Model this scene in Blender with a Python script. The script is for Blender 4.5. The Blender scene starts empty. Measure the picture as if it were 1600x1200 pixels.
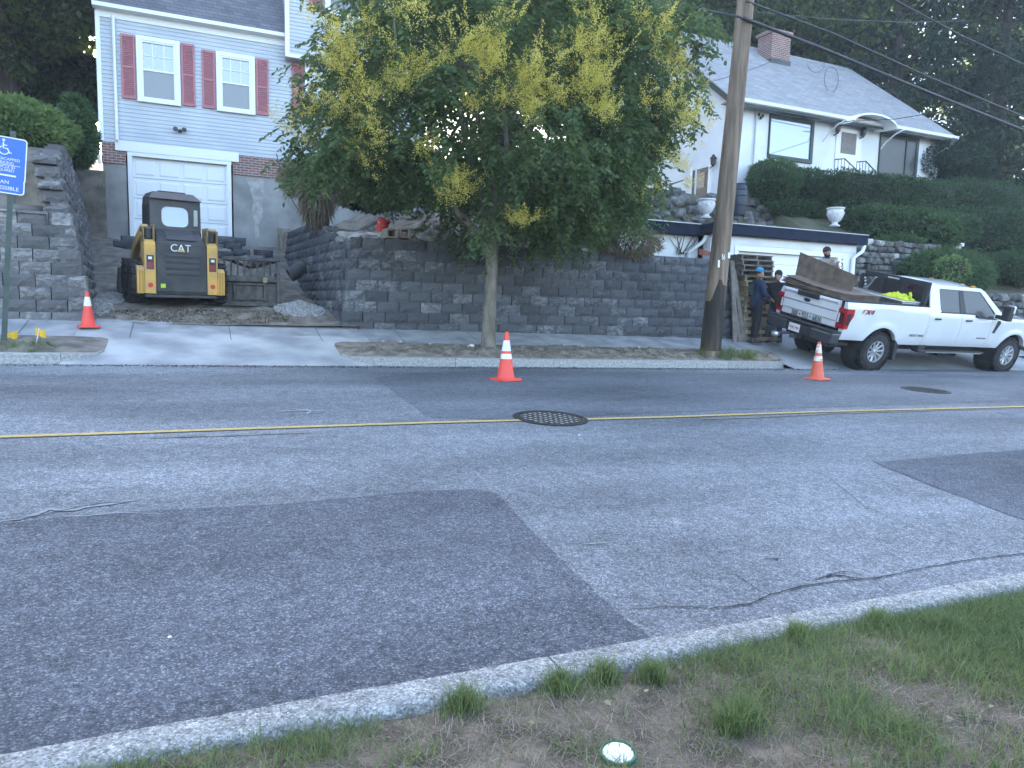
import bpy, bmesh, math, random
import numpy as np
from mathutils import Vector, Matrix, noise as mnoise

random.seed(7); rng = np.random.default_rng(7)
S = bpy.context.scene; COL = S.collection

# ------------------------------------------------------------------ camera
F = 1110.0; CZ = 1.489
def _n(v): return v / np.linalg.norm(v)
_X = _n(np.array([2520., 58., -F])); _D = _n(np.array([-285., -10300., -F]))
_U = _n(-_D - _X * np.dot(-_D, _X)); _Y = np.cross(_U, _X)
RM = np.array([_X, _Y, _U])                       # world = RM @ (right, up, back)
cam = bpy.data.objects.new('camera', bpy.data.cameras.new('camera')); COL.objects.link(cam)
cam.data.sensor_width = 36; cam.data.lens = 36 * F / 1600; cam.data.clip_end = 3000; cam.data.clip_start = .05
cam.matrix_world = Matrix([[*RM[0], 0], [*RM[1], 0], [*RM[2], CZ], [0, 0, 0, 1]])
S.camera = cam

# ------------------------------------------------------------------ sky, sun, exposure
SUN_EL, SUN_AZ = math.radians(27), math.radians(-2)
W_ = bpy.data.worlds.new('World'); S.world = W_; W_.use_nodes = True
nt = W_.node_tree; bg = nt.nodes['Background']
sk = nt.nodes.new('ShaderNodeTexSky'); sk.sky_type = 'NISHITA'; sk.sun_disc = False
sk.sun_elevation = SUN_EL; sk.sun_rotation = SUN_AZ; sk.air_density = 1.0; sk.dust_density = 2.2; sk.ozone_density = 1.0
nt.links.new(sk.outputs[0], bg.inputs[0]); bg.inputs[1].default_value = 0.15
sl = bpy.data.lights.new('sun', 'SUN'); sl.energy = 4.2; sl.angle = math.radians(.53); sl.color = (1, .93, .80)
so = bpy.data.objects.new('sun', sl); COL.objects.link(so)
sd = Vector((math.sin(SUN_AZ) * math.cos(SUN_EL), math.cos(SUN_AZ) * math.cos(SUN_EL), math.sin(SUN_EL)))
so.rotation_euler = sd.to_track_quat('Z', 'Y').to_euler(); so.location = sd * 100
S.view_settings.view_transform = 'Standard'; S.view_settings.look = 'None'
S.view_settings.exposure = 2.9; S.view_settings.gamma = 1
S.render.engine = 'CYCLES'; S.cycles.use_denoising = True
S.cycles.max_bounces = 6; S.cycles.diffuse_bounces = 3; S.cycles.glossy_bounces = 3; S.cycles.transparent_max_bounces = 6
S.cycles.caustics_reflective = False; S.cycles.caustics_refractive = False

# ------------------------------------------------------------------ pixel helpers (1600x1200 photo pixels)
SX, SY = -0.01724, 0.0454                        # the street falls to the right and rises to the far side
def ray(px, py): return RM @ np.array([px - 800., 600. - py, -F])
def P(px, py, Y):
    r = ray(px, py); return Vector(np.array([0, 0, CZ]) + r * (Y / r[1]))
def PX(px, py, X):
    r = ray(px, py); return Vector(np.array([0, 0, CZ]) + r * (X / r[0]))
def road(x, y): return SX * x + SY * y
def G(px, py, h=0.):
    r = ray(px, py); t = (h - CZ) / (r[2] - SX * r[0] - SY * r[1]); return Vector(np.array([0, 0, CZ]) + t * r)
KY = 11.40                                       # far kerb line
def walk(x, y): return road(x, KY) + .225 * (y - KY)   # steep far footway / aprons

# ------------------------------------------------------------------ materials
MATS = {}
def mat(name, c1, c2=None, scale=6., rough=.8, bump=0., bscale=60., metal=0., rnd=0., spec=.5, detail=5., coat=0., lo=.35, hi=.65, stretch=None, objco=False, emit=None):
    if name in MATS: return MATS[name]
    m = bpy.data.materials.new(name); m.use_nodes = True; MATS[name] = m
    t = m.node_tree; N = t.nodes.new; L = t.links.new; b = t.nodes['Principled BSDF']
    b.inputs['Roughness'].default_value = rough; b.inputs['Metallic'].default_value = metal
    b.inputs['Specular IOR Level'].default_value = spec; b.inputs['Coat Weight'].default_value = coat
    if objco: co = N('ShaderNodeTexCoord').outputs['Object']
    else: co = N('ShaderNodeNewGeometry').outputs['Position']
    if stretch:
        mp = N('ShaderNodeMapping'); mp.inputs['Scale'].default_value = stretch; L(co, mp.inputs[0]); co = mp.outputs[0]
    out = None
    if c2 is not None:
        n = N('ShaderNodeTexNoise'); n.inputs['Scale'].default_value = scale; n.inputs['Detail'].default_value = detail; L(co, n.inputs['Vector'])
        r = N('ShaderNodeValToRGB'); r.color_ramp.elements[0].position = lo; r.color_ramp.elements[1].position = hi
        r.color_ramp.elements[0].color = (*c1, 1); r.color_ramp.elements[1].color = (*c2, 1); L(n.outputs['Fac'], r.inputs[0]); out = r.outputs[0]
    if rnd:
        oi = N('ShaderNodeObjectInfo'); mr = N('ShaderNodeMapRange'); mr.inputs['To Min'].default_value = 1 - rnd; mr.inputs['To Max'].default_value = 1 + rnd
        L(oi.outputs['Random'], mr.inputs['Value'])
        mx = N('ShaderNodeMix'); mx.data_type = 'RGBA'; mx.blend_type = 'MULTIPLY'; mx.inputs['Factor'].default_value = 1
        if out is not None: L(out, mx.inputs['A'])
        else: mx.inputs['A'].default_value = (*c1, 1)
        L(mr.outputs[0], mx.inputs['B']); out = mx.outputs['Result']
    if out is not None: L(out, b.inputs['Base Color'])
    else: b.inputs['Base Color'].default_value = (*c1, 1)
    if bump:
        n2 = N('ShaderNodeTexNoise'); n2.inputs['Scale'].default_value = bscale; n2.inputs['Detail'].default_value = 4; L(co, n2.inputs['Vector'])
        bp = N('ShaderNodeBump'); bp.inputs['Strength'].default_value = bump; bp.inputs['Distance'].default_value = .02
        L(n2.outputs['Fac'], bp.inputs['Height']); L(bp.outputs[0], b.inputs['Normal'])
    if emit: b.inputs['Emission Color'].default_value = (*emit, 1); b.inputs['Emission Strength'].default_value = 1
    return m

def leafmat(name, ca, cb, trans=.35):
    if name in MATS: return MATS[name]
    m = bpy.data.materials.new(name); m.use_nodes = True; MATS[name] = m
    t = m.node_tree; N = t.nodes.new; L = t.links.new; b = t.nodes['Principled BSDF']; o = t.nodes['Material Output']
    b.inputs['Roughness'].default_value = .55; b.inputs['Specular IOR Level'].default_value = .3
    g = N('ShaderNodeNewGeometry'); r = N('ShaderNodeValToRGB')
    r.color_ramp.elements[0].color = (*ca, 1); r.color_ramp.elements[1].color = (*cb, 1)
    n = N('ShaderNodeTexNoise'); n.inputs['Scale'].default_value = .9; L(g.outputs['Position'], n.inputs['Vector'])
    ad = N('ShaderNodeMath'); ad.operation = 'ADD'; L(g.outputs['Random Per Island'], ad.inputs[0]); L(n.outputs['Fac'], ad.inputs[1])
    ml = N('ShaderNodeMath'); ml.operation = 'MULTIPLY_ADD'; ml.inputs[1].default_value = .8; ml.inputs[2].default_value = -.3; L(ad.outputs[0], ml.inputs[0])
    L(ml.outputs[0], r.inputs[0]); L(r.outputs[0], b.inputs['Base Color'])
    tr = N('ShaderNodeBsdfTranslucent'); mx = N('ShaderNodeMixShader'); mx.inputs[0].default_value = trans
    hs = N('ShaderNodeHueSaturation'); hs.inputs['Value'].default_value = 1.6; hs.inputs['Hue'].default_value = .485; L(r.outputs[0], hs.inputs['Color']); L(hs.outputs[0], tr.inputs[0])
    L(b.outputs[0], mx.inputs[1]); L(tr.outputs[0], mx.inputs[2]); L(mx.outputs[0], o.inputs[0])
    return m

def asphalt(name, dark, mid, light, speck=.5, big=.35):
    m = bpy.data.materials.new(name); m.use_nodes = True; MATS[name] = m
    t = m.node_tree; N = t.nodes.new; L = t.links.new; b = t.nodes['Principled BSDF']
    b.inputs['Roughness'].default_value = .88; b.inputs['Specular IOR Level'].default_value = .25
    co = N('ShaderNodeNewGeometry').outputs['Position']
    v = N('ShaderNodeTexVoronoi'); v.inputs['Scale'].default_value = 150; L(co, v.inputs['Vector'])
    sep = N('ShaderNodeSeparateColor'); L(v.outputs['Color'], sep.inputs[0])
    r = N('ShaderNodeValToRGB'); cr = r.color_ramp; cr.elements[0].color = (*dark, 1); cr.elements[1].color = (*light, 1); cr.elements[0].position = .05; cr.elements[1].position = .97
    e = cr.elements.new(.5); e.color = (*mid, 1); e = cr.elements.new(.82); e.color = (*[a * .75 + c * .25 for a, c in zip(mid, light)], 1)
    L(sep.outputs[0], r.inputs[0])
    mp = N('ShaderNodeMapping'); mp.inputs['Scale'].default_value = (.35, 1, 1); L(co, mp.inputs[0])
    n = N('ShaderNodeTexNoise'); n.inputs['Scale'].default_value = .9; n.inputs['Detail'].default_value = 6; L(mp.outputs[0], n.inputs['Vector'])
    mr = N('ShaderNodeMapRange'); mr.inputs['From Min'].default_value = .3; mr.inputs['From Max'].default_value = .7; mr.inputs['To Min'].default_value = 1 - big; mr.inputs['To Max'].default_value = 1 + big; L(n.outputs['Fac'], mr.inputs[0])
    n3 = N('ShaderNodeTexNoise'); n3.inputs['Scale'].default_value = 9; n3.inputs['Detail'].default_value = 8; L(co, n3.inputs['Vector'])
    mr3 = N('ShaderNodeMapRange'); mr3.inputs['From Min'].default_value = .3; mr3.inputs['From Max'].default_value = .7; mr3.inputs['To Min'].default_value = .84; mr3.inputs['To Max'].default_value = 1.16; L(n3.outputs['Fac'], mr3.inputs[0])
    mm = N('ShaderNodeMath'); mm.operation = 'MULTIPLY'; L(mr.outputs[0], mm.inputs[0]); L(mr3.outputs[0], mm.inputs[1])
    n4 = N('ShaderNodeTexNoise'); n4.inputs['Scale'].default_value = 38; n4.inputs['Detail'].default_value = 3; L(co, n4.inputs['Vector']); mr4 = N('ShaderNodeMapRange'); mr4.inputs['From Min'].default_value = .32; mr4.inputs['From Max'].default_value = .68; mr4.inputs['To Min'].default_value = .72; mr4.inputs['To Max'].default_value = 1.28; L(n4.outputs['Fac'], mr4.inputs[0]); m4 = N('ShaderNodeMath'); m4.operation = 'MULTIPLY'; L(mm.outputs[0], m4.inputs[0]); L(mr4.outputs[0], m4.inputs[1]); mm = m4
    mx = N('ShaderNodeMix'); mx.data_type = 'RGBA'; mx.blend_type = 'MULTIPLY'; mx.inputs['Factor'].default_value = 1; L(r.outputs[0], mx.inputs['A']); L(mm.outputs[0], mx.inputs['B']); L(mx.outputs['Result'], b.inputs['Base Color'])
    bp = N('ShaderNodeBump'); bp.inputs['Strength'].default_value = .55; bp.inputs['Distance'].default_value = .006; L(v.outputs['Distance'], bp.inputs['Height']); L(bp.outputs[0], b.inputs['Normal'])
    return m

def brickmat(name, c1, c2, mortar, bw, bh, gap=.012, plane='XZ', bump=.4, rough=.85):
    m = bpy.data.materials.new(name); m.use_nodes = True; MATS[name] = m
    t = m.node_tree; N = t.nodes.new; L = t.links.new; b = t.nodes['Principled BSDF']; b.inputs['Roughness'].default_value = rough
    co = N('ShaderNodeNewGeometry').outputs['Position']; sx = N('ShaderNodeSeparateXYZ'); cx = N('ShaderNodeCombineXYZ'); L(co, sx.inputs[0])
    ad = N('ShaderNodeMath'); ad.operation = 'ADD'; L(sx.outputs['X'], ad.inputs[0])
    if plane == 'XZ': L(sx.outputs['Y'], ad.inputs[1]); L(sx.outputs['Z'], cx.inputs[1])
    else: ad.inputs[1].default_value = 0; L(sx.outputs['Y'], cx.inputs[1])
    L(ad.outputs[0], cx.inputs[0])
    br = N('ShaderNodeTexBrick'); br.inputs['Scale'].default_value = 1; br.inputs['Brick Width'].default_value = bw; br.inputs['Row Height'].default_value = bh
    br.inputs['Mortar Size'].default_value = gap; br.inputs['Color1'].default_value = (*c1, 1); br.inputs['Color2'].default_value = (*c2, 1); br.inputs['Mortar'].default_value = (*mortar, 1)
    L(cx.outputs[0], br.inputs['Vector'])
    n = N('ShaderNodeTexNoise'); n.inputs['Scale'].default_value = 2.5; n.inputs['Detail'].default_value = 6; L(co, n.inputs['Vector'])
    mr = N('ShaderNodeMapRange'); mr.inputs['To Min'].default_value = .7; mr.inputs['To Max'].default_value = 1.3; L(n.outputs['Fac'], mr.inputs[0])
    mx = N('ShaderNodeMix'); mx.data_type = 'RGBA'; mx.blend_type = 'MULTIPLY'; mx.inputs['Factor'].default_value = 1; L(br.outputs['Color'], mx.inputs['A']); L(mr.outputs[0], mx.inputs['B']); L(mx.outputs['Result'], b.inputs['Base Color'])
    bp = N('ShaderNodeBump'); bp.inputs['Strength'].default_value = bump; bp.inputs['Distance'].default_value = .01; bp.invert = True; L(br.outputs['Fac'], bp.inputs['Height']); L(bp.outputs[0], b.inputs['Normal'])
    return m

def glassmat(name, base, refl=.3, rough=.03):
    m = bpy.data.materials.new(name); m.use_nodes = True; MATS[name] = m
    t = m.node_tree; N = t.nodes.new; L = t.links.new; b = t.nodes['Principled BSDF']; o = t.nodes['Material Output']
    b.inputs['Base Color'].default_value = (*base, 1); b.inputs['Roughness'].default_value = .4
    gl = N('ShaderNodeBsdfGlossy'); gl.inputs['Roughness'].default_value = rough; mx = N('ShaderNodeMixShader'); mx.inputs[0].default_value = refl
    L(b.outputs[0], mx.inputs[1]); L(gl.outputs[0], mx.inputs[2]); L(mx.outputs[0], o.inputs[0]); return m

# ------------------------------------------------------------------ mesh builder
ORG = {}
def new(name, data, parent=None, loc=None):
    o = bpy.data.objects.new(name, data); COL.objects.link(o)
    if parent is not None: o.parent = parent; ORG[o] = ORG.get(parent, Vector((0, 0, 0)))
    else: ORG[o] = Vector((0, 0, 0))
    if loc is not None: o.location = loc
    return o
def tag(o, label=None, cat=None, group=None, kind=None):
    if label: o['label'] = label
    if cat: o['category'] = cat
    if group: o['group'] = group
    if kind: o['kind'] = kind
    return o
def thing(name, loc, label, cat, group=None, rotz=0, world=True):
    """Empty at a thing's base; world=True: its parts are given in world coordinates"""
    o = new(name, None, None, loc); o.empty_display_size = .2; o.rotation_euler = (0, 0, rotz)
    ORG[o] = Vector(loc) if world else Vector((0, 0, 0)); return tag(o, label, cat, group)

class MB:
    def __init__(s): s.v = []; s.f = []
    def add(s, vs, fs):
        n = len(s.v); s.v += [tuple(x) for x in vs]; s.f += [tuple(i + n for i in f) for f in fs]; return s
    def box(s, c, d, R=None):
        hx, hy, hz = d[0] / 2, d[1] / 2, d[2] / 2; c = Vector(c)
        vs = [Vector((x, y, z)) for z in (-hz, hz) for y in (-hy, hy) for x in (-hx, hx)]
        if R is not None: vs = [R @ v for v in vs]
        return s.add([c + v for v in vs], [(0, 2, 3, 1), (4, 5, 7, 6), (0, 1, 5, 4), (2, 6, 7, 3), (0, 4, 6, 2), (1, 3, 7, 5)])
    def bb(s, x0, x1, y0, y1, z0, z1): return s.box(((x0 + x1) / 2, (y0 + y1) / 2, (z0 + z1) / 2), (abs(x1 - x0), abs(y1 - y0), abs(z1 - z0)))
    def hexa(s, a, b):           # two quads (4 points each), corresponding
        return s.add(list(a) + list(b), [(3, 2, 1, 0), (4, 5, 6, 7), (0, 1, 5, 4), (1, 2, 6, 5), (2, 3, 7, 6), (3, 0, 4, 7)])
    def prism(s, pts, off):      # polygon of 3d points extruded by off
        n = len(pts); off = Vector(off); a = [Vector(p) for p in pts]
        return s.add(a + [p + off for p in a], [tuple(range(n - 1, -1, -1)), tuple(range(n, 2 * n))] + [(i, (i + 1) % n, n + (i + 1) % n, n + i) for i in range(n)])
    def tube(s, path, r, n=8, caps=True):
        path = [Vector(p) for p in path]; m = len(path); rs = r if isinstance(r, (list, tuple)) else [r] * m
        vs = []; up = None
        for i, p in enumerate(path):
            d = (path[min(i + 1, m - 1)] - path[max(i - 1, 0)]).normalized()
            if up is None: up = Vector((0, 0, 1)) if abs(d.z) < .9 else Vector((1, 0, 0))
            a = d.cross(up).normalized(); b = a.cross(d).normalized(); up = b
            vs += [p + (a * math.cos(2 * math.pi * k / n) + b * math.sin(2 * math.pi * k / n)) * rs[i] for k in range(n)]
        fs = [(i * n + k, i * n + (k + 1) % n, (i + 1) * n + (k + 1) % n, (i + 1) * n + k) for i in range(m - 1) for k in range(n)]
        if caps: fs += [tuple(range(n - 1, -1, -1)), tuple(range((m - 1) * n, m * n))]
        return s.add(vs, fs)
    def lathe(s, prof, o=(0, 0, 0), n=20, axis='Z', close=True):
        o = Vector(o); vs = []
        for r, h in prof:
            for k in range(n):
                c, q = r * math.cos(2 * math.pi * k / n), r * math.sin(2 * math.pi * k / n)
                vs.append(o + Vector((c, q, h) if axis == 'Z' else ((c, h, q) if axis == 'Y' else (h, c, q))))
        m = len(prof); fl = (lambda f: f[::-1]) if axis == 'Y' else (lambda f: f)
        fs = [fl((i * n + k, i * n + (k + 1) % n, (i + 1) * n + (k + 1) % n, (i + 1) * n + k)) for i in range(m - 1) for k in range(n)]
        if close: fs += [fl(tuple(range(n - 1, -1, -1))), fl(tuple(range((m - 1) * n, m * n)))]
        return s.add(vs, fs)
    def grid(s, rows):           # rows of points
        n = len(rows[0]); vs = [p for r in rows for p in r]
        return s.add(vs, [(i * n + j, i * n + j + 1, (i + 1) * n + j + 1, (i + 1) * n + j) for i in range(len(rows) - 1) for j in range(n - 1)])
    def mesh(s, name, smooth=None, org=None):
        me = bpy.data.meshes.new(name); o = org or Vector((0, 0, 0))
        me.from_pydata([(a - o.x, b - o.y, c - o.z) for a, b, c in s.v], [], s.f); 
        bm = bmesh.new(); bm.from_mesh(me); bmesh.ops.recalc_face_normals(bm, faces=bm.faces); bm.to_mesh(me); bm.free()
        if smooth is not None:
            me.shade_smooth()
            if smooth: me.set_sharp_from_angle(angle=math.radians(smooth))
        return me
    def build(s, name, m, parent=None, smooth=None, bevel=0, seg=2, kind=None):
        me = s.mesh(name, smooth, ORG.get(parent)); me.materials.append(m)
        o = new(name, me, parent)
        if bevel:
            b = o.modifiers.new('bevel', 'BEVEL'); b.width = bevel; b.segments = seg; b.limit_method = 'ANGLE'; b.angle_limit = math.radians(40)
        if kind: o['kind'] = kind
        return o
def B(name, m, parent, x0, x1, y0, y1, z0, z1, bevel=0): return MB().bb(x0, x1, y0, y1, z0, z1).build(name, m, parent, bevel=bevel)

def np_mesh(name, v, f, m, parent=None, smooth=False):
    me = bpy.data.meshes.new(name); nv, nf, k = len(v), len(f), f.shape[1]
    o = ORG.get(parent)
    if o is not None: v = v - np.array(o)
    me.vertices.add(nv); me.vertices.foreach_set('co', np.ascontiguousarray(v, dtype=np.float32).ravel())
    me.loops.add(nf * k); me.loops.foreach_set('vertex_index', np.ascontiguousarray(f, dtype=np.int32).ravel())
    me.polygons.add(nf); me.polygons.foreach_set('loop_start', np.arange(0, nf * k, k, dtype=np.int32))
    me.update(calc_edges=True); me.validate(); me.materials.append(m)
    if smooth: me.shade_smooth()
    return new(name, me, parent)
def rdir(n):
    d = rng.normal(size=(n, 3)); return d / np.linalg.norm(d, axis=1)[:, None]
def unit(d): return d / np.maximum(np.linalg.norm(d, axis=1)[:, None], 1e-9)
def leaf_arrays(p, d, ln, wd, fold=.25):
    """rhombic leaves: p base, d direction, length/width arrays"""
    n = len(p); ln = np.broadcast_to(ln, (n,))[:, None]; wd = np.broadcast_to(wd, (n,))[:, None]
    s = unit(np.cross(d, rdir(n))); nn = np.cross(s, d)
    v = np.empty((n, 4, 3)); v[:, 0] = p; v[:, 2] = p + d * ln
    mid = p + d * ln * .45; v[:, 1] = mid + s * wd * .5 + nn * wd * fold; v[:, 3] = mid - s * wd * .5 + nn * wd * fold
    return v.reshape(-1, 3), np.arange(n * 4).reshape(n, 4)
def blade_arrays(p, h, lean, wd):
    """grass blades: base p, height h, lean vector (n,3), width"""
    n = len(p); a = rng.uniform(0, 2 * np.pi, n); s = np.stack([np.cos(a), np.sin(a), 0 * a], 1) * wd[:, None] / 2
    up = np.array([0, 0, 1.]); v = np.empty((n, 5, 3))
    v[:, 0] = p - s; v[:, 1] = p + s; m = p + up * (h * .6)[:, None] + lean * .35; v[:, 2] = m + s * .75; v[:, 3] = m - s * .75
    v[:, 4] = p + up * (h * .95)[:, None] + lean
    base = np.arange(n)[:, None] * 5
    f = np.concatenate([base + [0, 1, 2], base + [0, 2, 3], base + [3, 2, 4]]); return v.reshape(-1, 3), f
def nz(x, y, s, o=0.): return mnoise.noise(Vector((x * s + o, y * s - o, o * 1.7)))
def fbm(x, y, s, o=0., k=4): return sum(nz(x, y, s * 2 ** i, o + i * 7) / 2 ** i for i in range(k))

# ------------------------------------------------------------------ palette
M_road = asphalt('asphalt_worn', (.095, .099, .107), (.165, .170, .178), (.33, .335, .34))
M_patch = asphalt('asphalt_patch', (.060, .063, .072), (.092, .096, .108), (.22, .225, .24), big=.3)
M_patch2 = asphalt('asphalt_smooth', (.095, .10, .108), (.138, .143, .152), (.21, .215, .225), big=.3)
M_conc = mat('concrete_walk', (.20, .205, .21), (.35, .35, .345), 2.2, .9, .25, 70, detail=8)
M_apron = mat('concrete_apron', (.235, .24, .245), (.44, .44, .43), 1.3, .9, .25, 60, detail=9)
M_granite = asphalt('granite', (.15, .148, .14), (.29, .285, .27), (.46, .45, .43), big=.22)
M_kerbfar = mat('granite_dusty', (.20, .20, .19), (.34, .33, .31), 25, .9, .4, 45, rnd=.1)
M_dirt = mat('dirt', (.13, .108, .082), (.28, .235, .18), 5, .95, .8, 30, detail=9)
M_dirtd = mat('dirt_dark', (.10, .086, .07), (.23, .20, .165), 3.5, .95, .9, 25, detail=9)
M_soil = mat('lawn_soil', (.075, .056, .040), (.20, .155, .115), 9, .95, .9, 60, detail=9)
M_hill = mat('hill_soil', (.05, .06, .03), (.11, .10, .06), 2, .95, .8, 20, detail=8)
M_grav = mat('crushed_stone', (.28, .28, .28), (.50, .50, .49), 30, .9, .3, 60)
def blockmat(name, dark, light, lo):
    m = mat(name, dark, None, rough=.93, bump=.6, bscale=40, spec=.3); t = m.node_tree; N = t.nodes.new; L = t.links.new; b = t.nodes['Principled BSDF']
    co = N('ShaderNodeNewGeometry').outputs['Position']; mp = N('ShaderNodeMapping'); mp.inputs['Scale'].default_value = (1, 1, 1.8); L(co, mp.inputs[0]); oi = N('ShaderNodeObjectInfo')
    n = N('ShaderNodeTexNoise'); n.inputs['Scale'].default_value = 7; n.inputs['Detail'].default_value = 9; n.inputs['Roughness'].default_value = .65; n.inputs['Distortion'].default_value = 1.2; L(mp.outputs[0], n.inputs['Vector'])
    a = N('ShaderNodeMath'); a.operation = 'MULTIPLY_ADD'; a.inputs[1].default_value = .30; L(oi.outputs['Random'], a.inputs[0]); L(n.outputs['Fac'], a.inputs[2])
    r = N('ShaderNodeValToRGB'); r.color_ramp.elements[0].position = lo; r.color_ramp.elements[1].position = lo + .26; r.color_ramp.elements[0].color = (*dark, 1); r.color_ramp.elements[1].color = (*light, 1); L(a.outputs[0], r.inputs[0])
    wn = N('ShaderNodeTexWhiteNoise'); wn.noise_dimensions = '1D'; L(oi.outputs['Random'], wn.inputs['W']); mr = N('ShaderNodeMapRange'); mr.inputs['To Min'].default_value = .76; mr.inputs['To Max'].default_value = 1.24; L(wn.outputs['Value'], mr.inputs[0])
    mx = N('ShaderNodeMix'); mx.data_type = 'RGBA'; mx.blend_type = 'MULTIPLY'; mx.inputs['Factor'].default_value = 1; L(r.outputs[0], mx.inputs['A']); L(mr.outputs[0], mx.inputs['B']); L(mx.outputs['Result'], b.inputs['Base Color']); return m
M_block = blockmat('split_block', (.085, .088, .096), (.25, .252, .26), .72)
M_block2 = blockmat('split_block_pale', (.13, .128, .13), (.32, .31, .30), .66)
M_steel = mat('dark_steel', (.045, .045, .047), (.11, .105, .10), 9, .6, .2, 50, metal=.3)
M_yel = mat('machine_yellow', (.62, .36, .085), (.40, .26, .12), 4, .6, .08, 30, lo=.42, hi=.75)
M_mblk = mat('machine_black', (.026, .027, .030), (.075, .07, .066), 4, .6, lo=.4, hi=.8)
M_rub = mat('rubber', (.014, .014, .015), (.03, .03, .03), 12, .85, .2, 60)
M_white = mat('white_paint', (.74, .75, .76), (.66, .67, .68), 3, .6)
M_trim = mat('white_trim', (.78, .79, .80), None, rough=.5)
M_siding = mat('siding_grey', (.50, .53, .57), (.44, .47, .51), 1.4, .6)
M_shut = mat('shutter_red', (.42, .16, .18), (.37, .14, .155), 6, .6)
M_brick = brickmat('red_brick', (.25, .11, .085), (.18, .08, .07), (.36, .34, .32), .21, .071, .010)
M_found = mat('foundation', (.22, .215, .20), (.34, .335, .32), 1.6, .95, .35, 25, detail=9)
M_roof1 = brickmat('slate_shingle', (.17, .17, .19), (.12, .12, .14), (.06, .06, .07), .30, .105, .006, 'XZ', .6)
M_roof2 = brickmat('grey_shingle', (.30, .30, .305), (.235, .235, .24), (.15, .15, .15), .32, .118, .006, 'XY', .5)
M_stucco = mat('stucco_white', (.76, .78, .80), (.66, .68, .70), 1.1, .9, .25, 90, detail=8)
M_dk = mat('dark_green_frame', (.014, .035, .032), None, rough=.45)
M_navy = mat('navy_fascia', (.010, .015, .032), (.018, .023, .042), 5, .8, spec=.15)
M_pane = glassmat('window_glass', (.10, .13, .17), .20)
M_paned = glassmat('window_glass_dark', (.010, .012, .015), .02)
M_panes = glassmat('screened_glass', (.11, .115, .125), .07, .2)
M_blkm = mat('black_metal', (.012, .012, .013), None, rough=.45)
M_wood = mat('pole_wood', (.12, .085, .058), (.27, .205, .15), 11, .9, .5, 35, stretch=(1, 1, .08), detail=8)
M_tar = mat('creosote', (.022, .018, .015), (.11, .075, .05), 9, .85, .4, 30, stretch=(1, 1, .1), lo=.45, hi=.75, detail=8)
M_ply = mat('plywood_weathered', (.085, .062, .045), (.165, .125, .09), 5, .85, .2, 40, stretch=(1, 1, 1), rnd=.15)
M_pale = mat('pallet_pine', (.36, .29, .19), (.25, .20, .135), 7, .85, .3, 40, rnd=.2)
M_pald = mat('pallet_grey', (.12, .105, .09), (.20, .175, .15), 7, .9, .3, 40, rnd=.25)
M_bark = mat('bark', (.11, .095, .075), (.22, .195, .155), 10, .95, .9, 30, stretch=(1, 1, .35), detail=8)
M_barkd = mat('bark_dark', (.03, .026, .02), (.07, .06, .048), 8, .95, .6, 20, stretch=(1, 1, .3))
M_org = mat('cone_orange', (.80, .075, .045), (.72, .07, .05), 7, .5)
M_orgd = mat('cone_orange_worn', (.72, .12, .05), (.55, .10, .06), 14, .6)
M_refl = mat('reflective_white', (.80, .80, .80), (.66, .66, .66), 9, .45)
M_stone = mat('field_stone', (.06, .06, .057), (.16, .158, .15), 7, .95, .7, 30, rnd=.35, detail=8)
M_stonel = mat('rubble_stone', (.28, .275, .265), (.48, .47, .45), 6, .95, .6, 30, rnd=.2)
M_cast = mat('cast_iron', (.022, .022, .022), (.065, .06, .055), 20, .7, .3, 60, metal=.4)
M_dust = mat('manhole_dust', (.26, .245, .22), (.38, .34, .27), 18, .95)
L_tree = leafmat('raintree_leaf', (.045, .085, .036), (.13, .19, .07), .5)
L_blos = leafmat('blossom_yellow', (.48, .44, .08), (.76, .70, .22), .45)
L_bg = leafmat('forest_leaf', (.026, .055, .018), (.11, .165, .042), .6)
L_bg2 = leafmat('conifer_leaf', (.012, .030, .016), (.032, .062, .030), .35)
L_bush = leafmat('bush_leaf', (.03, .07, .026), (.09, .155, .055))
L_hedge = leafmat('hedge_leaf', (.024, .058, .024), (.07, .12, .045))
L_dry = leafmat('dry_leaf', (.13, .105, .06), (.26, .22, .14), .3)
L_grass = leafmat('grass_blade', (.06, .105, .04), (.22, .26, .10), .35)
L_straw = leafmat('straw_blade', (.15, .12, .085), (.38, .33, .25), .2)
L_light = leafmat('light_shrub_leaf', (.07, .13, .04), (.20, .28, .09), .45)

# ================================================================== THE SETTING
def sheet(name, pts, m, parent=None, kind='structure'):
    o = MB().add(pts, [tuple(range(len(pts)))]).build(name, m, parent)
    if kind and parent is None: o['kind'] = kind
    return o
def rp(x, y, h=0.): return (x, y, road(x, y) + h)

NK = 2.27                                        # near kerb line
sheet('ground', [(-900, -900, -6), (900, -900, -6), (900, 900, -6), (-900, 900, -6)], M_hill)
RD = sheet('road', [rp(-90, NK - .03), rp(95, NK - .03), rp(95, KY + .03), rp(-90, KY + .03)], M_road)
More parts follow.
